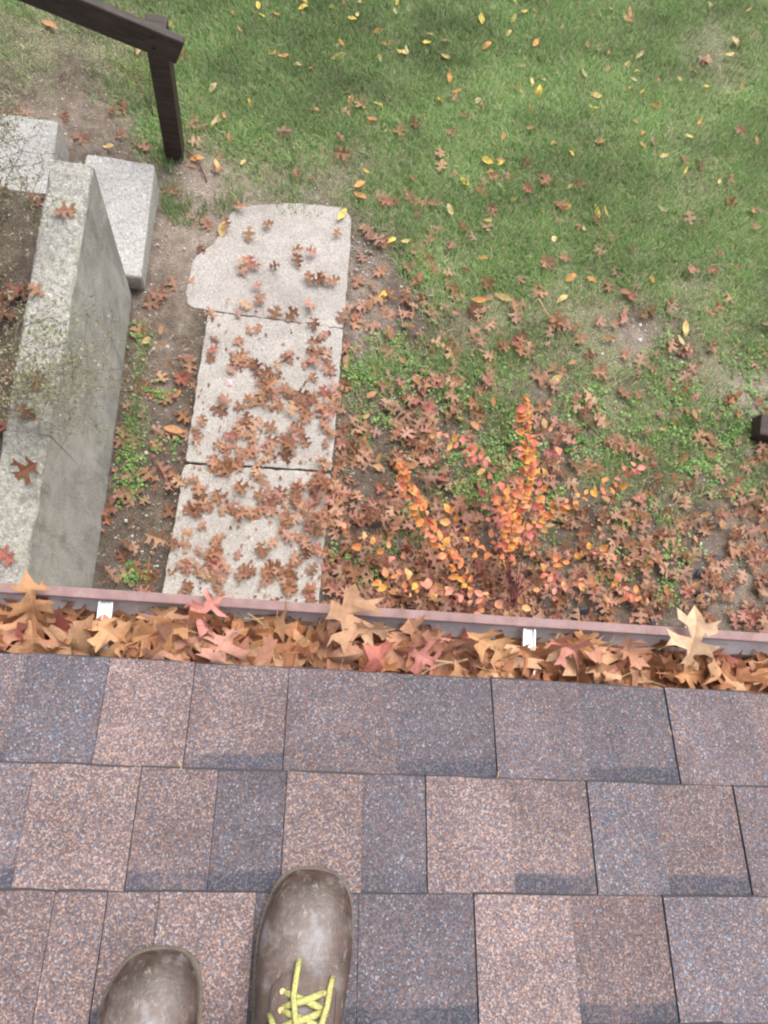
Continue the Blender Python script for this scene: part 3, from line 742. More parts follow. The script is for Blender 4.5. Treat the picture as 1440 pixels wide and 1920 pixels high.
# --- leaves on the ground: sample the photograph's density, nearest ones as objects
gr = np.random.default_rng(11)
wallpoly_u = lambda v: np.interp(v, [300, 555, 650, 921, 1100], [290, 275, 243, 196, 178])
n_g = 0; placed = []
for v0 in range(0, 1240, 20):
    for u0 in range(0, 1900, 20):
        dens = float(lookup(LEAF, np.array([u0, v0], float)))
        lam = 400 * 3.5 / 760 * dens ** 1.22
        for _ in range(gr.poisson(lam)):
            u, v = u0 + gr.uniform(0, 20), v0 + gr.uniform(0, 20)
            placed.append((u, v, dens))
def clump(x, y): return fnoise(x, y, 6)
items = []
for u, v, dens in placed:
    onpath = False
    if u < wallpoly_u(v) and v > 290:
        continue
    p = PG(u, v)
    q = PP(u, v)
    uvq = proj(np.array(q))
    le = np.interp(v, [380, 450, 560, 590, 864, 875, 1108], [440, 400, 345, 390, 345, 343, 305]); re = np.interp(v, [380, 402, 615, 1108], [645, 658, 643, 600])
    if 378 < v < 1130 and le < u < re: p = q; onpath = True
    if onpath is False and u > 640 and float(lookup(GRASS, np.array([u, v]))) + .5 * fnoise(p[0], p[1], 8) > .42 and v > 620 and gr.random() < .55: continue
    if dens < .9 and clump(p[0] * 1.3, p[1] * 1.3) < -.5 and gr.random() < (0 if onpath else .6): continue
    items.append((p, dens, onpath, u, v))
    if onpath and gr.random() < .10: items.append((PP(u + gr.uniform(-70, 70), v + gr.uniform(-30, 30)), dens * .8, True, u, v))
for k in range(150):                                       # beside and under the eave, out of the picture
    x, y = gr.uniform(-.3, 3), gr.uniform(-.3, .15); items.append((np.array([x, y, float(ground_z(x, y))]), .9, False, -100, 2000))
order = gr.permutation(len(items))
pool = [i for i in order if 0 < items[i][3] < 1440 and items[i][1] < .75]
pool = sorted(pool, key=lambda i: (not items[i][2], items[i][1]))
ind = set([i for i in pool if items[i][2]][:52]) | set([i for i in pool if not items[i][2]][:52])
for i in order:
    p, dens, onpath, u, v = items[i]
    size = gr.uniform(.050, .084) if onpath else gr.uniform(.054, .098) * (.92 if v < 500 else 1)
    col = oakcol(gr, .96, .07); k = int(gr.integers(12))
    lift = .006 + abs(gr.normal(0, .010)) + max(0, dens - .35) * gr.uniform(0, .06) + .022 * float(lookup(GRASS, np.array([u, v], float))) * (not onpath)
    til = .16 + .22 * dens
    rx, ry, rz = gr.normal(0, til), gr.normal(0, til), gr.uniform(0, 6.28)
    if gr.random() < .35: rx += math.pi
    if i in ind:
        o = bpy.data.objects.new('oak_leaf', LM[k]); link(o); o.location = (p[0], p[1], p[2] + lift); o.scale = (size,) * 3
        o.rotation_euler = (rx, ry, rz); o.color = (*col, 1)
        tag(o, size_word(size, .070, .090) + colname(col) + ' oak leaf ' + ('on the ' + path_where(u, v) if onpath else 'lying in the ' + lawn_where(u, v) if u > 480 or v > 420 else lawn_where(u, v)), 'leaf', 'oak leaves on the path' if onpath else 'oak leaves on the lawn')
    else:
        V, F, uv = LV[k]
        W = (V * size) @ rotm(rx, ry, rz).T + np.array([p[0], p[1], p[2] + lift]); add_stuff(W, F, uv, col)
# leaves on the wall top and in the bed behind it
for (u, v, z, s, lab_) in [(122, 398, .905, .075, 'oak leaf on the wall top nearest the steps'), (70, 545, .905, .06, 'small oak leaf on the wall top above the airy shrub'), (50, 775, .905, .07, 'oak leaf on the wall top just beyond its joint'), (52, 880, .905, .085, 'oak leaf on the wall top just below its joint'), (12, 1040, .905, .08, 'oak leaf on the wall top nearest the gutter'), (70, 715, .905, .075, 'oak leaf on the wall top tangled in the airy shrub')]:
    p = P(u, v, z); o = bpy.data.objects.new('oak_leaf', LM[int(gr.integers(12))]); link(o); o.location = (p[0], p[1], z + .008); o.scale = (s,) * 3
    o.rotation_euler = (gr.normal(0, .2), gr.normal(0, .2), gr.uniform(0, 6.28)); c = oakcol(gr, .85, .3); o.color = (*c, 1)
    tag(o, lab_, 'leaf', 'oak leaves on the retaining wall')
for _ in range(120):
    x, y = gr.uniform(-2.0, -.87), gr.uniform(-.2, 1.6); k = int(gr.integers(12)); V, F, uv = LV[k]
    W = (V * gr.uniform(.06, .1)) @ rotm(gr.normal(0, .4), gr.normal(0, .4), gr.uniform(0, 6.28)).T + np.array([x, y, float(ground_z(x, y)) + .02]); add_stuff(W, F, uv, oakcol(gr, .7, .1))
for k in range(2600):
    u, v = gr.uniform(190, 1440), gr.uniform(560, 1150)
    if gr.random() > .25 + float(lookup(LEAF, np.array([u, v]))) or u < wallpoly_u(v): continue
    p = PG(u, v); le = .02
    if 378 < v < 1130 and np.interp(v, [380, 450, 560, 590, 864, 1108], [440, 400, 345, 390, 345, 305]) < u < np.interp(v, [380, 402, 615, 1108], [645, 658, 643, 600]): p = PP(u, v); le = .004
    sz = gr.uniform(.003, .011); q = np.array([(-1, -.5, 0), (.2, -.9, .2), (1, .1, 0), (.3, .8, .3), (-.6, .5, .1)]) * sz * gr.uniform(.6, 1.2, (5, 1))
    add_stuff(q @ rotm(gr.normal(0, .3), gr.normal(0, .3), gr.uniform(0, 6.28)).T + p + np.array([0, 0, le + .004]), np.array([(0, 1, 2), (0, 2, 3), (0, 3, 4)]), np.zeros((5, 2)) + .3, oakcol(gr, .9, .05))
OV = []
for k in range(5):
    r_k = np.random.default_rng(300 + k); n_ = 6; vv = []
    for i_ in range(n_ + 1):
        t_ = i_ / n_; h_ = .24 * math.sin(math.pi * min(max(t_, .02), .98)) ** .8
        for s_ in (-1, 0, 1): vv.append((s_ * h_, t_ - .5, .5 * h_ * h_ * s_ * s_ * r_k.uniform(.5, 3) + r_k.uniform(-.3, .4) * (t_ - .5) ** 2))
    ff = [(i_ * 3 + s_, i_ * 3 + s_ + 1, i_ * 3 + s_ + 4) for i_ in range(n_) for s_ in (0, 1)] + [(i_ * 3 + s_, i_ * 3 + s_ + 4, i_ * 3 + s_ + 3) for i_ in range(n_) for s_ in (0, 1)]
    OV.append((np.array(vv), np.array(ff), np.array([(x_[0], x_[1] + .5) for x_ in vv])))
for k in range(420):
    u, v = gr.uniform(190, 1440), gr.uniform(500, 1150)
    if gr.random() > .1 + float(lookup(LEAF, np.array([u, v]))) or u < wallpoly_u(v): continue
    p = PG(u, v); Vk, Fk, Uk = OV[int(gr.integers(5))]
    if -.43 < p[0] < .31 and p[1] < 2.2: continue
    c_k = np.array([(.36, .20, .11), (.24, .12, .06), (.46, .28, .14), (.50, .25, .12), (.30, .19, .12)])[gr.integers(5)] * gr.uniform(.8, 1.2)
    add_stuff((Vk * gr.uniform(.03, .075)) @ rotm(gr.normal(0, .5), gr.normal(0, .5), gr.uniform(0, 6.28)).T + p + np.array([0, 0, .02 + gr.uniform(0, .03)]), Fk, Uk, c_k)
st = fast_mesh('oak_leaf_litter', np.concatenate(stuff['V']), np.concatenate(stuff['F']), M['litter'], np.concatenate(stuff['C']), np.concatenate(stuff['U']))
tag(st, 'brown oak leaf litter covering the ground and path below the gutter', 'leaf litter', None, 'stuff')

# --- yellow elongated leaves on the lawn, each its own object
def oval_mesh(name, wd, seed, n=7, mat='leaf', cup=.5):
    r = np.random.default_rng(seed); V = []; uv = []
    bend = r.uniform(-.5, .6); 
    for i in range(n + 1):
        t = i / n; hw = wd * (math.sin(math.pi * t ** .85) ** .9) if 0 < t < 1 else .004
        for s in (-1, 0, 1):
            x = s * hw; y = t - .5; V.append((x, y, cup * x * x * 4 + bend * y * y + .04 * math.sin(9 * t + seed))); uv.append((x, t))
    V += [(-.006, -.5, bend * .25), (.006, -.5, bend * .25), (.005, -.72, bend * .4), (-.005, -.72, bend * .4)]; uv += [(0, 0)] * 4
    F = []
    for i in range(n):
        for s in range(2):
            a = i * 3 + s; F += [(a, a + 1, a + 4), (a, a + 4, a + 3)]
    o = 3 * (n + 1); F += [(o, o + 1, o + 2), (o, o + 2, o + 3)]
    ob = fast_mesh(name, np.array(V), np.array(F), M[mat], uvs=np.array(uv), smooth_=True); me = ob.data; bpy.data.objects.remove(ob); return me
YM = [oval_mesh('yellow_leaf', .17 + .03 * (k % 3), k) for k in range(6)]
YEL = [((.74, .54, .12), 'bright yellow'), ((.70, .52, .22), 'pale yellow'), ((.60, .30, .10), 'orange'), ((.50, .25, .12), 'brownish orange'), ((.60, .50, .26), 'cream yellow')]
gr = np.random.default_rng(21)
known = [(1007, 178, 30, 0), (972, 172, 26, 0), (713, 201, 28, 0), (912, 308, 28, 0), (871, 344, 26, 0), (1110, 204, 22, 0), (570, 7, 24, 0), (620, 15, 26, 0), (900, 42, 26, 0), (957, 4, 22, 1), (634, 108, 34, 1), (752, 103, 24, 1), (834, 112, 20, 1),
         (512, 102, 26, 2), (708, 60, 26, 2), (1002, 85, 26, 2), (910, 92, 24, 2), (854, 176, 20, 2), (724, 84, 22, 2), (657, 190, 22, 2), (1178, 30, 32, 3), (1376, 83, 28, 4), (1116, 183, 28, 1), (1093, 145, 26, 4), (1227, 202, 22, 2), (1240, 393, 20, 4),
         (1065, 352, 20, 1), (1118, 398, 32, 0), (1035, 452, 20, 4), (842, 397, 26, 4), (720, 553, 30, 0), (733, 455, 20, 0), (640, 408, 30, 0), (418, 432, 32, 1), (404, 234, 28, 4), (370, 300, 26, 2), (408, 315, 26, 1), (205, 278, 20, 1),
         (262, 97, 30, 4), (95, 50, 26, 3), (1069, 522, 26, 2), (1220, 523, 24, 2), (1051, 563, 28, 1), (942, 558, 34, 1), (895, 565, 30, 2), (1280, 620, 30, 1), (1275, 640, 26, 4), (86, 774, 20, 0), (328, 808, 34, 3), (559, 718, 18, 0), (352, 1000, 40, 3), (1040, 712, 30, 1),
         (275, 640, 22, 1), (640, 88, 20, 2), (840, 150, 24, 2), (674, 370, 26, 2), (672, 352, 26, 2), (902, 363, 30, 3), (1107, 527, 22, 2), (804, 68, 20, 1)]
def yellow(u, v, L, ci, rz=None):
    p = PG(u, v, .012); c, nm = YEL[ci]; c = np.clip(np.array(c) * gr.uniform(.85, 1.15), 0, .85)
    o = bpy.data.objects.new('yellow_leaf', YM[int(gr.integers(6))]); link(o); o.location = (p[0], p[1], p[2] + gr.uniform(.008, .03) * (1 if v < 640 else .5)); s = L / 400 * 1.22
    o.scale = (s,) * 3; o.rotation_euler = (gr.normal(0, .3), gr.normal(0, .3), gr.uniform(0, 6.28) if rz is None else rz); o.color = (*c, 1)
    where = 'on the ' + path_where(u, v) if 378 < v < 1130 and 400 < u < 640 else ('on the soil between wall and path' if u < 400 and v > 330 else ('lying ' if u < 480 and v < 420 else 'lying in the ') + lawn_where(u, v))
    tag(o, size_word(L, 18, 23) + nm + ' narrow leaf ' + where, 'leaf', 'narrow yellow and orange leaves')
for kx in known: yellow(*kx)
for _ in range(230):
    u, v = gr.uniform(300, 1440), gr.uniform(0, 620) ** 1.0
    if gr.random() < v / 620 or float(lookup(GRASS, np.array([u, v]))) < .4: continue
    yellow(u, v, gr.uniform(14, 24), int(gr.choice([0, 1, 2, 2, 3, 3, 4])))

# ------------------------------------------------------------------ grass
def sample_ground(n, pr, lo=(-2.5, .05), hi=(3.9, 5.2)):
    x = pr.uniform(lo[0], hi[0], n); y = pr.uniform(lo[1], hi[1], n); z = ground_z(x, y)
    return x, y, z, proj(np.stack([x, y, z], 1))
gr = np.random.default_rng(31)
NB = 640000
x, y, z, uvb = sample_ground(NB, gr)
dens = lookup(GRASS, uvb)
dn_ = dens + .40 * fnoise(x, y, 5) * (dens > .03) * (1.15 - dens) + .12 * fnoise(y, x, 16) * (dens > .05)
sd_ = sum(k_ * np.exp(-(((uvb[:, 0] - a_) / b_) ** 2 + ((uvb[:, 1] - c_2) / d_2) ** 2)) for a_, c_2, b_, d_2, k_ in [(1190, 635, 80, 50, .7), (1000, 590, 70, 28, .4), (1330, 690, 60, 40, .5), (890, 610, 70, 30, .35), (1290, 540, 60, 25, .35), (1250, 930, 90, 40, .3), (1400, 735, 55, 50, .9), (1425, 845, 40, 35, .8), (1000, 330, 120, 30, .22), (700, 250, 90, 40, .25), (1150, 60, 90, 30, .2), (1330, 330, 90, 50, .2), (1080, 480, 90, 25, .22), (720, 560, 60, 90, .5)]) + np.exp(-(((uvb[:, 0] - 1330) / 70) ** 2 + ((uvb[:, 1] - 110) / 60) ** 2)) * .55 + np.exp(-(((uvb[:, 0] - 1170) / 60) ** 2 + ((uvb[:, 1] - 630) / 45) ** 2)) * .5
keep = gr.uniform(0, 1, NB) < np.clip(dn_ - sd_, 0, 1) ** 1.3 * .95
# not through path, steps, pad
inpath = (x > -.42) & (x < .31) & (y < 2.17) & (y > 0)
insteps = (x < -.65) & (x > -1.85) & (y > 1.66) & (y < 2.34)
inwall = (x < -.66) & (x > -.9) & (y < 1.67)
keep &= ~inpath & ~insteps & ~inwall & ~((x < -.8) & (y < 1.75))
x, y, z, dn2 = x[keep], y[keep], z[keep], dn_[keep]; nb = len(x)
L = gr.uniform(.022, .070, nb) * (.75 + .5 * np.clip(dn2, 0, 1)); wd = gr.uniform(.0013, .0025, nb)
az = gr.normal(1.9, .9, nb); lean = np.abs(gr.normal(.95, .35, nb)); pa = gr.uniform(0, 6.28, nb)
dx, dy = np.cos(az), np.sin(az); px_, py_ = -dy, dx
mx_ = np.stack([x + dx * L * .5 * np.sin(lean * .6), y + dy * L * .5 * np.sin(lean * .6), z + L * .5 * np.cos(lean * .6)], 1)
tx_ = mx_ + np.stack([dx * L * .5 * np.sin(np.minimum(lean * 1.4, 1.7)), dy * L * .5 * np.sin(np.minimum(lean * 1.4, 1.7)), L * .5 * np.cos(np.minimum(lean * 1.4, 1.7))], 1)
b0 = np.stack([x, y, z - .004], 1); side = np.stack([px_ * wd, py_ * wd, np.zeros(nb)], 1)
V = np.stack([b0 - side, b0 + side, mx_ - side * .8, mx_ + side * .8, tx_], 1).reshape(-1, 3)
base = np.arange(nb)[:, None] * 5
F = np.concatenate([base + [0, 1, 3], base + [0, 3, 2], base + [2, 3, 4]], 1).reshape(-1, 3)
pal = np.array([(.18, .32, .105), (.23, .36, .125), (.15, .28, .095), (.28, .37, .17), (.27, .36, .12)])
gc = pal[gr.integers(0, 5, nb)] * gr.uniform(.75, 1.25, (nb, 1))
ys = gr.uniform(0, 1, nb) < .12 + .30 * np.clip(.9 - dn2, 0, 1)
gc[ys] = np.array([(.50, .45, .30), (.40, .38, .24)])[gr.integers(0, 2, ys.sum())] * gr.uniform(.7, 1.2, (ys.sum(), 1))
tone = .6 * fnoise(x, y, 2.2) + .6 * fnoise(y, x, 7); gc *= np.clip(1 + .20 * tone, .6, 1.5)[:, None]
C = np.repeat(gc, 5, 0)
gs = fast_mesh('grass', V, F, M['blade'], C)
tag(gs, 'short green lawn grass mixed with dry blades', 'grass', None, 'stuff')

# bright low weeds
gr = np.random.default_rng(41)
patches = [(250, 865, 14, 30), (243, 925, 13, 24), (322, 835, 13, 12), (262, 632, 9, 7), (297, 728, 9, 10), (245, 1078, 10, 9), (735, 640, 28, 20), (700, 740, 30, 50), (680, 690, 30, 20), (830, 745, 40, 28), (940, 735, 45, 30), (930, 790, 50, 30), (960, 850, 45, 30),
           (880, 930, 40, 30), (800, 980, 20, 20), (650, 1040, 18, 16), (690, 1080, 12, 18), (1000, 920, 30, 25), (1040, 940, 30, 30), (1110, 830, 40, 25), (1230, 790, 60, 40), (1250, 680, 25, 40), (1300, 860, 50, 30), (1365, 800, 40, 40), (1385, 740, 30, 30), (1160, 1060, 30, 22), (1260, 1040, 30, 14), (1100, 740, 30, 20), (1200, 960, 40, 20), (1330, 900, 40, 20), (1400, 680, 30, 30), (860, 860, 30, 15), (1240, 1110, 20, 20), (770, 700, 20, 20)]
V = []; F = []; C = []
n = 0
for (pu, pv_, ru, rv) in patches:
    subs = [(pu + gr.normal(0, ru * .85), pv_ + gr.normal(0, rv * .8)) for _ in range(int(5 + ru * rv / 70))]
    for su, sv, _ in [(a_, b_, q_) for a_, b_ in subs for q_ in range(int(gr.integers(1, 8)))]:
        p = PG(su + gr.normal(0, 11), sv + gr.normal(0, 9)) 
        if -.42 < p[0] < .31 and p[1] < 2.1: continue
        cc = np.array([(.19, .34, .10), (.24, .40, .12), (.15, .28, .09), (.29, .42, .15)])[gr.integers(4)] * gr.uniform(.8, 1.15)
        for q in range(3):
            s = gr.uniform(.005, .010); a = gr.uniform(0, 6.28); h = gr.uniform(.006, .034)
            ctr = np.array([p[0] + gr.normal(0, .009), p[1] + gr.normal(0, .009), p[2] + h]); rm = rotm(gr.normal(0, .4), gr.normal(0, .4), a)
            pts = np.array([(0, -1, 0), (.7, -.35, .1), (.75, .45, .1), (0, .95, -.1), (-.75, .45, .1), (-.7, -.35, .1)]) * s
            V.append(pts @ rm.T + ctr); F.append(np.array([(0, 1, 2), (0, 2, 3), (0, 3, 4), (0, 4, 5)]) + n); C.append(np.tile(cc, (6, 1))); n += 6
wd_ = fast_mesh('ground_cover', np.concatenate(V), np.concatenate(F), M['green'], np.concatenate(C))
tag(wd_, 'bright green chickweed patches between the fallen leaves', 'weeds', None, 'stuff')

# ------------------------------------------------------------------ flame-coloured shrub below the gutter
gr = np.random.default_rng(51)
SM = [oval_mesh('leaf', .31 + .04 * (k % 2), 60 + k, 6, 'leaf', .4) for k in range(6)]
base = PG(965, 1130)
shrub = empty('shrub', tuple(base)); tag(shrub, 'small shrub with rows of orange and pink autumn leaves below the gutter', 'shrub')
ORG = np.array([(.80, .31, .11), (.82, .36, .11), (.78, .27, .14), (.80, .41, .10), (.74, .23, .15), (.72, .30, .11)])
PNK = np.array([(.74, .25, .22), (.72, .23, .22), (.70, .28, .20)])
GLD = np.array([(.76, .34, .19), (.74, .29, .20), (.74, .42, .17), (.60, .27, .17), (.70, .30, .22)])
branches = [  # photograph points from root to tip, height at root / tip, palette, leaf count
 ([(965, 1130), (880, 1105), (845, 1045), (800, 985), (772, 930), (752, 880)], .05, .48, ORG, 40),
 ([(965, 1130), (925, 1000), (915, 890), (880, 840), (818, 822)], .05, .42, PNK, 16),
 ([(965, 1130), (955, 1040), (965, 960), (985, 890), (988, 830), (984, 762)], .05, .66, ORG, 48),
 ([(965, 1130), (950, 1030), (957, 985), (940, 925)], .05, .50, ORG, 18),
 ([(965, 1130), (985, 1020), (1015, 960), (1060, 945), (1155, 908)], .05, .46, ORG, 18),
 ([(1100, 1080), (1130, 980), (1160, 895), (1190, 876)], .03, .34, PNK, 8),
 ([(965, 1130), (900, 1118), (830, 1108), (770, 1100), (722, 1090)], .06, .34, GLD, 34),
 ([(965, 1130), (1040, 1110), (1100, 1092), (1150, 1100), (1195, 1118)], .05, .34, GLD, 24),
 ([(965, 1130), (1030, 1060), (1085, 1030), (1135, 1036)], .05, .30, ORG, 8),
 ([(800, 1060), (730, 1040), (680, 1018), (642, 996)], .03, .22, GLD, 12),
 ([(965, 1130), (1010, 990), (1030, 900), (1036, 822)], .05, .42, GLD, 10),
 ([(965, 1130), (980, 1010), (1000, 930), (1005, 870), (975, 845)], .05, .55, PNK, 18),
 ([(965, 1130), (870, 1150), (900, 1135), (985, 1145)], .05, .25, GLD, 8),
 ([(965, 1130), (940, 1010), (905, 1050), (860, 985), (838, 960)], .05, .36, ORG, 8),
 ([(965, 1130), (1010, 1090), (1170, 1160)], .05, .2, GLD, 8),
]
for pts, h0, h1, palx, cnt in branches:
    pw = []
    nP = len(pts)
    for i, (u, v) in enumerate(pts):
        t = i / (nP - 1); pw.append(PG(u, v, h0 + (h1 - h0) * t ** .8))
    # resample
    fine = []
    for i in range(nP - 1):
        for j in range(5): fine.append(pw[i] + (pw[i + 1] - pw[i]) * j / 5 + gr.normal(0, .011, 3))
    fine.append(pw[-1]); fine = np.array(fine); 
    for _ in range(3): fine[1:-1] = fine[1:-1] * .5 + (fine[2:] + fine[:-2]) * .25
    V, F = tube([f - base for f in fine], np.linspace(.0026, .0010, len(fine)), 5)
    br = mesh_obj('branch', V, F, M['redtwig'], shrub)
    k0 = .22 if nP > 3 else .3
    cnt = int(cnt * (.95 if palx is GLD else 1.8))
    for q in range(cnt):
        t = k0 + (1 - k0) * (q + gr.uniform(-.3, .3)) / max(1, cnt - 1); t = min(max(t, k0), 1)
        fi = t * (len(fine) - 1); i = min(int(fi), len(fine) - 2); c = fine[i] + (fine[i + 1] - fine[i]) * (fi - i); d = fine[i + 1] - fine[i]; d /= np.linalg.norm(d) + 1e-9
        ang = math.atan2(d[1], d[0]) - math.pi / 2 + (1 if q % 2 else -1) * gr.uniform(.7, 1.25) * (1 if t < .97 else 0)
        s = gr.uniform(.030, .058) * (1 - .1 * t)
        o = bpy.data.objects.new('leaf', SM[int(gr.integers(6))]); link(o, br)
        o.rotation_euler = (gr.normal(.05, .45), gr.normal(0, .6), ang + gr.normal(0, .35)); o.scale = (s,) * 3
        o.location = tuple(c - base + np.array([-math.sin(ang) * s * .58, math.cos(ang) * s * .58, gr.uniform(0, .012)]) + (gr.normal(0, .018, 3) if palx is GLD else gr.normal(0, .005, 3)) + np.array([0, 0, .012]))
        pl = palx if gr.random() < .7 else (ORG if gr.random() < .6 else GLD)
        o.color = (*np.clip(pl[gr.integers(len(pl))] * gr.uniform(.85, 1.12), 0, .8), 1)

# ------------------------------------------------------------------ wispy shrubs behind the retaining wall
def wispy(label, root, tips, zt, seed, nleaf, cols, rad=.0022, spread=.05, bare=0.0):
    r = np.random.default_rng(seed); sh = empty('wispy_shrub', tuple(root)); tag(sh, label, 'shrub')
    V = []; F = []; C = []; n = 0
    for (u, v), z in zip(tips, zt):
        tip = P(u, v, z); mid = (root + tip) / 2 + np.array([0, 0, .10]) + r.normal(0, .03, 3)
        ts = np.linspace(0, 1, 12); pts = [(1 - t) ** 2 * root + 2 * t * (1 - t) * mid + t * t * tip + r.normal(0, .004, 3) for t in ts]
        parts = [tube([p - root for p in pts], np.linspace(rad, rad * .4, 12), 5)]
        for q in range(12):
            i = r.integers(6, 12); a = pts[i]; d = r.normal(0, 1, 3); d[2] = abs(d[2]) * .5; d /= np.linalg.norm(d); e = a + d * r.uniform(.05, .16)
            parts.append(tube([a - root, (a + e) / 2 - root + r.normal(0, .005, 3), e - root], [rad * .45, rad * .35, rad * .25], 4))
            for w_ in range(int(nleaf)):
                t = r.uniform(.1, 1); c = a + (e - a) * t + r.normal(0, spread * .25, 3)
                s = r.uniform(.0035, .0075); rm = rotm(r.uniform(0, 6), r.uniform(0, 6), r.uniform(0, 6))
                V.append((np.array([(0, -1, 0), (.55, 0, .1), (0, 1.2, 0), (-.55, 0, .1)]) * s) @ rm.T + c - root); F.append(np.array([(0, 1, 2), (0, 2, 3)]) + n); n += 4
                C.append(np.tile(cols[r.integers(len(cols))] * r.uniform(.75, 1.2), (4, 1)))
        mesh_obj('branch', *merge(parts), M['olive_twig'], sh)
    if V:
        o = fast_mesh('foliage', np.concatenate(V), np.concatenate(F), M['tiny'], np.concatenate(C), parent=sh); o['kind'] = 'stuff'
OLV = np.array([(.33, .35, .20), (.38, .39, .25), (.27, .30, .16), (.42, .38, .27)])
wispy('airy shrub with tiny olive leaves spilling over the retaining wall', np.array([-1.05, .78, .80]),
      [(215, 640), (190, 700), (245, 730), (130, 640), (110, 740), (160, 760), (70, 600), (180, 800), (50, 700), (225, 690), (120, 680), (30, 620), (70, 770), (150, 590), (125, 800)], [1.12, 1.18, 1.1, 1.2, 1.15, 1.1, 1.2, 1.0, 1.2, 1.15, 1.25, 1.2, 1.15, 1.15, 1.05], 3, 17, OLV, .0014)
wispy('dark bare twiggy shrub with few leaves at the left edge above the wall', np.array([-1.12, 1.10, .80]),
      [(20, 300), (50, 330), (5, 380), (60, 420), (30, 450), (70, 360), (10, 500), (45, 260), (55, 560)], [1.1, 1.05, 1.1, .98, 1.0, 1.0, 1.0, 1.15, 1.0], 4, 9, OLV, .0022)
wispy('pale feathery shrub hanging over the upper step', np.array([-1.35, 1.45, .70]),
      [(30, 240), (70, 250), (20, 190), (100, 300), (60, 215), (10, 130), (60, 110), (30, 60), (85, 160), (15, 280)], [1.0, 1.0, 1.0, .95, 1.0, 1.0, .95, .95, .95, 1.0], 6, 13, OLV, .0014)
# thin yellow-green sprig growing under the handrail
wispy('thin yellow green sprig growing under the handrail', np.array([-.72, 2.62, -.12]), [(250, 95), (290, 98), (235, 135), (262, 150), (210, 110)], [.35, .35, .25, .2, .2], 8, 5, np.array([(.45, .42, .14), (.30, .32, .12)]), .0016)

# ------------------------------------------------------------------ rocks, pebbles, twigs
def rock(name, loc, size, seed, mat):
    r = np.random.default_rng(seed); bm = bmesh.new(); bmesh.ops.create_icosphere(bm, subdivisions=2, radius=1)
    ax = [Vector(r.normal(0, 1, 3)).normalized() for _ in range(7)]; dd = r.uniform(.30, .62, 7)
    for v in bm.verts:
        for a_, d0 in zip(ax, dd):
            k = v.co.dot(a_)
            if k > d0: v.co -= a_ * (k - d0)
        v.co = Vector((v.co.x * size[0], v.co.y * size[1], v.co.z * size[2]))
    o = bm_obj(name, bm, mat); o.location = loc; o.rotation_euler = (0, 0, r.uniform(0, 6)); return o
for (u, v, s, mt, lb, q) in [(1340, 1048, (.042, .03, .03), 'slate', 'black slate rock nearest the beam, upright in the soil', 1), (1308, 1076, (.03, .026, .018), 'slate', 'small dark slate rock left of the largest black rock', 2), (1308, 1112, (.03, .02, .018), 'slate', 'dark slate rock half covered by brown leaves', 3),
                             (1218, 1136, (.05, .035, .03), 'tanrock', 'blocky tan rock just beyond the gutter lip', 4), (1215, 1163, (.055, .035, .03), 'slate', 'dark slate block touching the tan rock', 5), (1090, 1148, (.034, .025, .02), 'slate', 'flat grey slate piece among orange leaves near the gutter', 6),
                             (1200, 822, (.03, .026, .012), 'slate', 'greenish dark stone sitting in the weeds', 7), (1297, 775, (.016, .012, .01), 'white', 'white stone lying in the thin grass', 8)]:
    p = PG(u, v, .012); tag(rock('rock', tuple(p), s, q, M[mt]), lb, 'rock')
gr = np.random.default_rng(61); V = []; F = []; C = []; n = 0
ico = bmesh.new(); bmesh.ops.create_icosphere(ico, subdivisions=1, radius=1); iv = np.array([v.co[:] for v in ico.verts]); iff = np.array([[v.index for v in f.verts] for f in ico.faces]); ico.free()
for _ in range(900):
    ch = gr.integers(5)
    u, v = [(gr.normal(330, 40), gr.normal(370, 60)), (gr.normal(270, 30), gr.uniform(560, 1090)), (gr.normal(1190, 50), gr.normal(640, 35)), (gr.normal(1360, 60), gr.uniform(990, 1160)), (gr.normal(690, 25), gr.uniform(420, 640))][ch]
    if u < wallpoly_u(v) + 4 and v > 290: continue
    p = PG(u, v)
    if -.42 < p[0] < .31 and p[1] < 2.1: continue
    s = gr.uniform(.0018, .0065) if gr.random() < .95 else .011
    V.append(iv * s * gr.uniform(.6, 1.2, 3) + p + np.array([0, 0, s * .3])); F.append(iff + n); n += len(iv)
    C.append(np.tile(np.array([(.42, .40, .37), (.25, .22, .20), (.6, .58, .54), (.33, .28, .24)])[gr.integers(4)], (len(iv), 1)))
gv = fast_mesh('gravel', np.concatenate(V), np.concatenate(F), mat_attr('pebble', .85, 0.0), np.concatenate(C)); tag(gv, 'small pale pebbles scattered on the bare soil', 'gravel', None, 'stuff')
q = roof_hit(226, 1537); o = rock('pebble', tuple(roof_pt(q[0], q[1], .003)), (.0035, .0028, .0025), 9, M['white']); tag(o, 'tiny white pebble lying on the shingles', 'pebble')
p = PP(430, 718); V = [(-.012, -.016, .004), (.012, -.014, .012), (.011, .016, .005), (-.011, .014, .014)]; V += [(x_, y_, z_ - .0006) for x_, y_, z_ in V]
o = mesh_obj('paper_scrap', V, [(0, 1, 2, 3), (7, 6, 5, 4), (0, 4, 5, 1), (1, 5, 6, 2), (2, 6, 7, 3), (3, 7, 4, 0)], M['paper']); o.location = tuple(p); tag(o, 'small pink scrap of paper on the middle path slab', 'paper scrap')
def twig(pts, rad, mat, label, group=None):
    pw = [np.array(p) for p in pts]; V, F = tube([x_ - pw[0] for x_ in pw], np.linspace(rad, rad * .5, len(pw)), 5); o = mesh_obj('twig', V, F, M[mat]); o.location = tuple(pw[0]); tag(o, label, 'twig', group)
twig([PG(350, 282, .02), PG(370, 300, .03), PG(382, 325, .02), PG(388, 340, .015)], .006, 'redtwig', 'dark red twig lying on the soil near the post')
twig([PG(1100, 795, .03), PG(1120, 815, .03), PG(1138, 828, .025)], .005, 'bark', 'dark short stick in the weeds above the shrub')
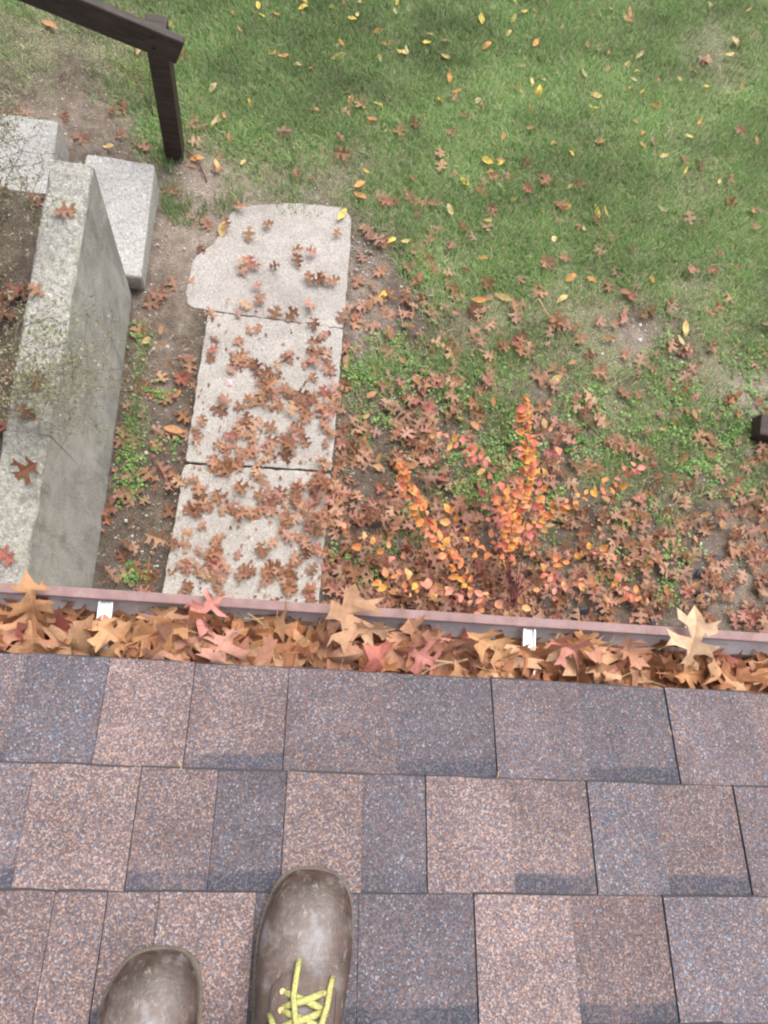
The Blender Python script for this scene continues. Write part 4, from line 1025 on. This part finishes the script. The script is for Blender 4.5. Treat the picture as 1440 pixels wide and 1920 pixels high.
twig([PG(1150, 850, .02), PG(1178, 862, .02), PG(1200, 868, .02)], .004, 'bark', 'dark short stick beside pink shrub leaves')
twig([PG(1010, 560, .04), PG(1022, 580, .045), PG(1028, 590, .04)], .004, 'straw', 'pale dry stalk in the grass')
twig([PG(748, 575, .04), PG(756, 610, .04)], .003, 'straw', 'thin straw stem on the soil right of the path')
for (u0, v0, u1, v1, lb) in [(334, 1428, 341, 1444, 'short pale pine needle at a butt edge left of the boots'), (932, 1448, 929, 1462, 'short pale needle on the joint right of the boots'), (1250, 1368, 1256, 1380, 'tiny straw bit on the right shingle joint')]:
    a_, b_ = roof_hit(u0, v0), roof_hit(u1, v1); twig([roof_pt(a_[0], a_[1], .004), roof_pt((a_[0] + b_[0]) / 2 + .001, (a_[1] + b_[1]) / 2, .006), roof_pt(b_[0], b_[1], .004)], .0009, 'straw', lb)

# ------------------------------------------------------------------ person on the roof: boots and trouser legs
person = empty('person', tuple(roof_pt(.03, .5, 0))); tag(person, 'person standing on the shingles in scuffed brown work boots with yellow laces', 'person')
FP = [(.000, .024), (-.003, .038), (-.013, .050), (-.030, .058), (-.052, .063), (-.078, .067), (-.105, .076), (-.130, .091), (-.155, .107), (-.178, .125), (-.195, .145), (-.203, .170), (-.206, .200), (-.206, .23), (-.205, .25)]
BP = [(-.000, .018), (-.002, .014), (-.012, .014), (-.03, .014), (-.055, .014), (-.085, .014), (-.125, .014), (-.17, .014), (-.22, .015), (-.27, .017), (-.303, .035), (-.305, .075), (-.302, .13), (-.302, .2), (-.303, .25)]
HW = [.010, .024, .036, .0455, .0505, .0525, .051, .047, .043, .041, .040, .041, .043, .045, .046]
def cx(y, asym): return asym * (.5 * math.exp(-((y + .0) / .05) ** 2) + .5 * math.exp(-((y + .0) / .12) ** 2))
def boot(tip_uv, tip_h, yaw, asym, side, sc=1.0):
    x_, s_ = roof_hit(*tip_uv)
    b = empty('boot'); b.parent = person
    # tip is tip_h above the roof along its normal: shift so that the line of sight meets it
    d = ray(*tip_uv); pl = EA + nn * tip_h; tp = CAM + d * (nn @ (pl - CAM)) / (nn @ d); tp = tp - nn * tip_h
    Xr = np.array([1., 0, 0]); Yr = dn
    Mx = Matrix(((Xr[0], Yr[0], nn[0]), (Xr[1], Yr[1], nn[1]), (Xr[2], Yr[2], nn[2]))).to_4x4() @ Matrix.Rotation(yaw, 4, 'Z') @ Matrix.Scale(sc, 4)
    Mx.translation = Vector(tp) + Vector(nn) * .001 - Vector(person.location)
    b.matrix_local = Mx
    NR = 28; V = []; F = []
    # refine sections
    tt = np.linspace(0, 14, 57); fp = np.array(FP); bp = np.array(BP); hw = np.array(HW); ii = np.arange(15)
    fy = [np.interp(tt, ii, fp[:, k]) for k in (0, 1)]; by = [np.interp(tt, ii, bp[:, k]) for k in (0, 1)]; hwf = np.interp(tt, ii, hw)
    def sm(a):
        for _ in range(3): a[1:-1] = .25 * a[:-2] + .5 * a[1:-1] + .25 * a[2:]
        return a
    for a_ in fy + by + [hwf]: sm(a_)
    r = np.random.default_rng(3)
    for i in range(len(tt)):
        f_ = np.array([fy[0][i], fy[1][i]]); b0_ = np.array([by[0][i], by[1][i]]); c = (f_ + b0_) / 2; a_ = (f_ - b0_) / 2
        toe = 1 - smooth(6, 9, tt[i])
        for k in range(NR):
            ph = 2 * math.pi * k / NR; sn, cs = math.sin(ph), math.cos(ph)
            e = .62 if sn < 0 else .88
            sn2 = math.copysign(abs(sn) ** e, sn); cs2 = math.copysign(abs(cs) ** (.72 if sn < 0 else .9), cs)
            yy, zz = c + a_ * sn2
            wob = .004 * math.sin(cs * 3 + asym * 90); crease = (.0042 * math.exp(-((yy + .086 + wob) / .005) ** 2) + .0034 * math.exp(-((yy + .099 - wob) / .0045) ** 2) + .0008 * math.sin(yy * 160 + cs * 4) * math.sin(cs * 6 + 1)) * sn if sn > 0 else 0
            V.append((cs2 * hwf[i] + cx(yy, asym), yy, zz - crease))
    for i in range(len(tt) - 1):
        for k in range(NR):
            k2 = (k + 1) % NR; F.append((i * NR + k, i * NR + k2, (i + 1) * NR + k2, (i + 1) * NR + k))
    F.append(tuple(range(NR - 1, -1, -1)))
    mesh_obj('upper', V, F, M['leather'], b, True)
    # sole with welt
    ol = []
    ys_ = [.004, .0025, -.002, -.012, -.028, -.05, -.08, -.115, -.15, -.19, -.23, -.27, -.295, -.308, -.312]; ws_ = [.006, .0175, .031, .041, .0490, .0540, .0560, .0535, .049, .045, .043, .042, .036, .022, .006]
    right = [(w_ + cx(y_, asym), y_) for w_, y_ in zip(ws_, ys_)]; left = [(-w_ + cx(y_, asym), y_) for w_, y_ in zip(ws_, ys_)]
    ol = right + left[::-1]
    # smooth outline
    o2 = np.array(ol)
    for _ in range(1):
        o2 = np.stack([o2 * .75 + np.roll(o2, -1, 0) * .25, o2 * .25 + np.roll(o2, -1, 0) * .75], 1).reshape(-1, 2)
    N = len(o2); V = []; F = []
    for dz, ins in ((0, .002), (.002, 0), (.0155, 0), (.0185, -.0005), (.0195, .0035), (.017, .009)):
        ctr = o2.mean(0)
        for q_ in o2:
            dd_ = np.array([q_[0] - cx(q_[1], asym), 0]); tt_ = np.array([q_[0], q_[1]]) - ctr; tt_ = tt_ / np.linalg.norm(tt_); V.append((q_[0] - tt_[0] * ins, q_[1] - tt_[1] * ins, dz))
    for r_i in range(5):
        for i in range(N):
            i2 = (i + 1) % N; F.append((r_i * N + i, (r_i + 1) * N + i, (r_i + 1) * N + i2, r_i * N + i2))
    F.append(tuple(range(N)))
    F = [tuple(reversed(f)) for f in F]
    mesh_obj('sole', V, F, M['sole'], b, True)
    # eyestays, tongue, laces follow the instep line
    def inst(y): return float(np.interp(-y, [-p[0] for p in FP[:10]], [p[1] for p in FP[:10]]))
    def hwid(y): return float(np.interp(-y, [-p[0] for p in FP[:10]], HW[:10]))
    def surf(x, y, h=0.0):                      # point on the upper's top at (x, y)
        z1 = inst(y); w_ = hwid(y); t = min(abs(x) / w_, .98); z0 = .014 + (z1 - .014) / 2
        return (x + cx(y, asym), y, z0 + (z1 - z0) * (1 - t ** (2 / .9)) ** (.88 / 2) + h)
    def strip(name, xy, wd, h, mat):
        V = []; F = []
        for (x1, x2, y_) in xy:
            for q in range(5):
                xx = x1 + (x2 - x1) * q / 4; V.append(surf(xx, y_, h if 0 < q < 4 else h * .35))
        for i in range(len(xy) - 1):
            for q in range(4): F.append((i * 5 + q, i * 5 + q + 1, (i + 1) * 5 + q + 1, (i + 1) * 5 + q))
        return mesh_obj(name, V, [tuple(reversed(f)) for f in F], mat, b, True)
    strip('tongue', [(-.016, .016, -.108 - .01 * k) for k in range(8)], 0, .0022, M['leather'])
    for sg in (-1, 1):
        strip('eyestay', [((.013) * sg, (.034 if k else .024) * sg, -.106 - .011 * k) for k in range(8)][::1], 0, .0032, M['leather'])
    stitch = []
    for q in range(0, N, 1):
        a_, c2 = o2[q], o2[(q + 1) % N]
        if a_[1] < -.20: continue
        for f0 in np.arange(0, 1, .5):
            p_, q_ = a_ + (c2 - a_) * f0, a_ + (c2 - a_) * (f0 + .3); tt_ = (p_ - o2.mean(0)); tt_ = tt_ / np.linalg.norm(tt_) * .0028
            stitch.append(tube([(p_[0] - tt_[0], p_[1] - tt_[1], .0198), (q_[0] - tt_[0], q_[1] - tt_[1], .0198)], .0006, 4))
    so_ = mesh_obj('welt_stitching', *merge(stitch), M['thread'], b); so_['kind'] = 'stuff'
    for sg in (-1, 1):
        for k in range(5): x_e, y_e = .023 * sg, -.122 - .016 * k; mesh_obj('eyelet', *tube([surf(x_e, y_e, .0028), surf(x_e, y_e, .0046)], .0032, 8), M['brass'], b)
        seam = [surf(sg * (.034 if q_ else .024), -.1085 - .011 * q_, .0012) for q_ in range(7)]; mesh_obj('seam', *tube(seam, .0009, 5), M['edge'], b)
    LA = lambda pts, rd=.0028: mesh_obj('lace', *tube([surf(x, y, h * .8) for x, y, h in pts], rd * 1.1, 6, .38), M['lace'], b, True)
    for k in range(5):
        y0 = -.122 - .016 * k
        LA([(-.022, y0, .003), (-.012, y0 - .003, .0065), (0, y0 - .006, .0085), (.012, y0 - .010, .007), (.022, y0 - .014, .003)], .0033)
        LA([(.022, y0 + .002, .003), (.012, y0 - .002, .007), (0, y0 - .006, .0115), (-.012, y0 - .010, .007), (-.022, y0 - .014, .003)], .0033)
    LA([(.002, -.165, .014), (-.008, -.145, .013), (-.012, -.125, .012), (-.010, -.105, .010), (-.0085, -.092, .006)], .0030)
    LA([(.004, -.165, .014), (.018, -.148, .014), (.024, -.132, .011), (.027, -.115, .007), (.030, -.106, .004)], .0030)
    LA([(.0, -.168, .015), (-.018, -.16, .016), (-.03, -.15, .010), (-.034, -.142, .003)], .0030)
    return b
boot((585, 1630), .03, math.radians(-4), .004, 1, 1.02)
boot((278, 1783), .03, math.radians(3), .012, -1, 1.02)
def leg(p0, p1, p2):
    ps = [Vector(p0), Vector(p0).lerp(Vector(p1), .5), Vector(p1), Vector(p1).lerp(Vector(p2), .5), Vector(p2)]
    V, F = tube([tuple(q - Vector(person.location)) for q in ps], [.072, .068, .075, .085, .095], 16); mesh_obj('trouser_leg', V, F, M['denim'], person, True)
pr_ = roof_pt(.085, .51, .15); pl_ = roof_pt(-.15, .62, .15)
leg(pr_, pr_ + np.array([.02, -.06, .36]), pr_ + np.array([-.01, -.15, .72])); leg(pl_, pl_ + np.array([0, -.02, .36]), pl_ + np.array([.04, -.06, .74]))

# ------------------------------------------------------------------ tell look-alike leaves apart by the way their tips point
byl = {}
for o in COL.objects:
    if o.parent is None and 'label' in o and o.get('category') == 'leaf': byl.setdefault(o['label'], []).append(o)
for lab, obs in byl.items():
    if len(obs) < 2: continue
    for o in obs:
        if o.name in TIP: a_ = TIP[o.name]
        else: a_ = o.rotation_euler.z
        dx_, dy_ = -math.sin(a_), math.cos(a_)
        nm = ('pointing right' if dx_ > 0 else 'pointing left') if abs(dx_) > abs(dy_) else ('pointing outward' if dy_ > 0 else 'pointing inward')
        if len((lab + ' ' + nm).split()) <= 16: o['label'] = lab + ', ' + nm
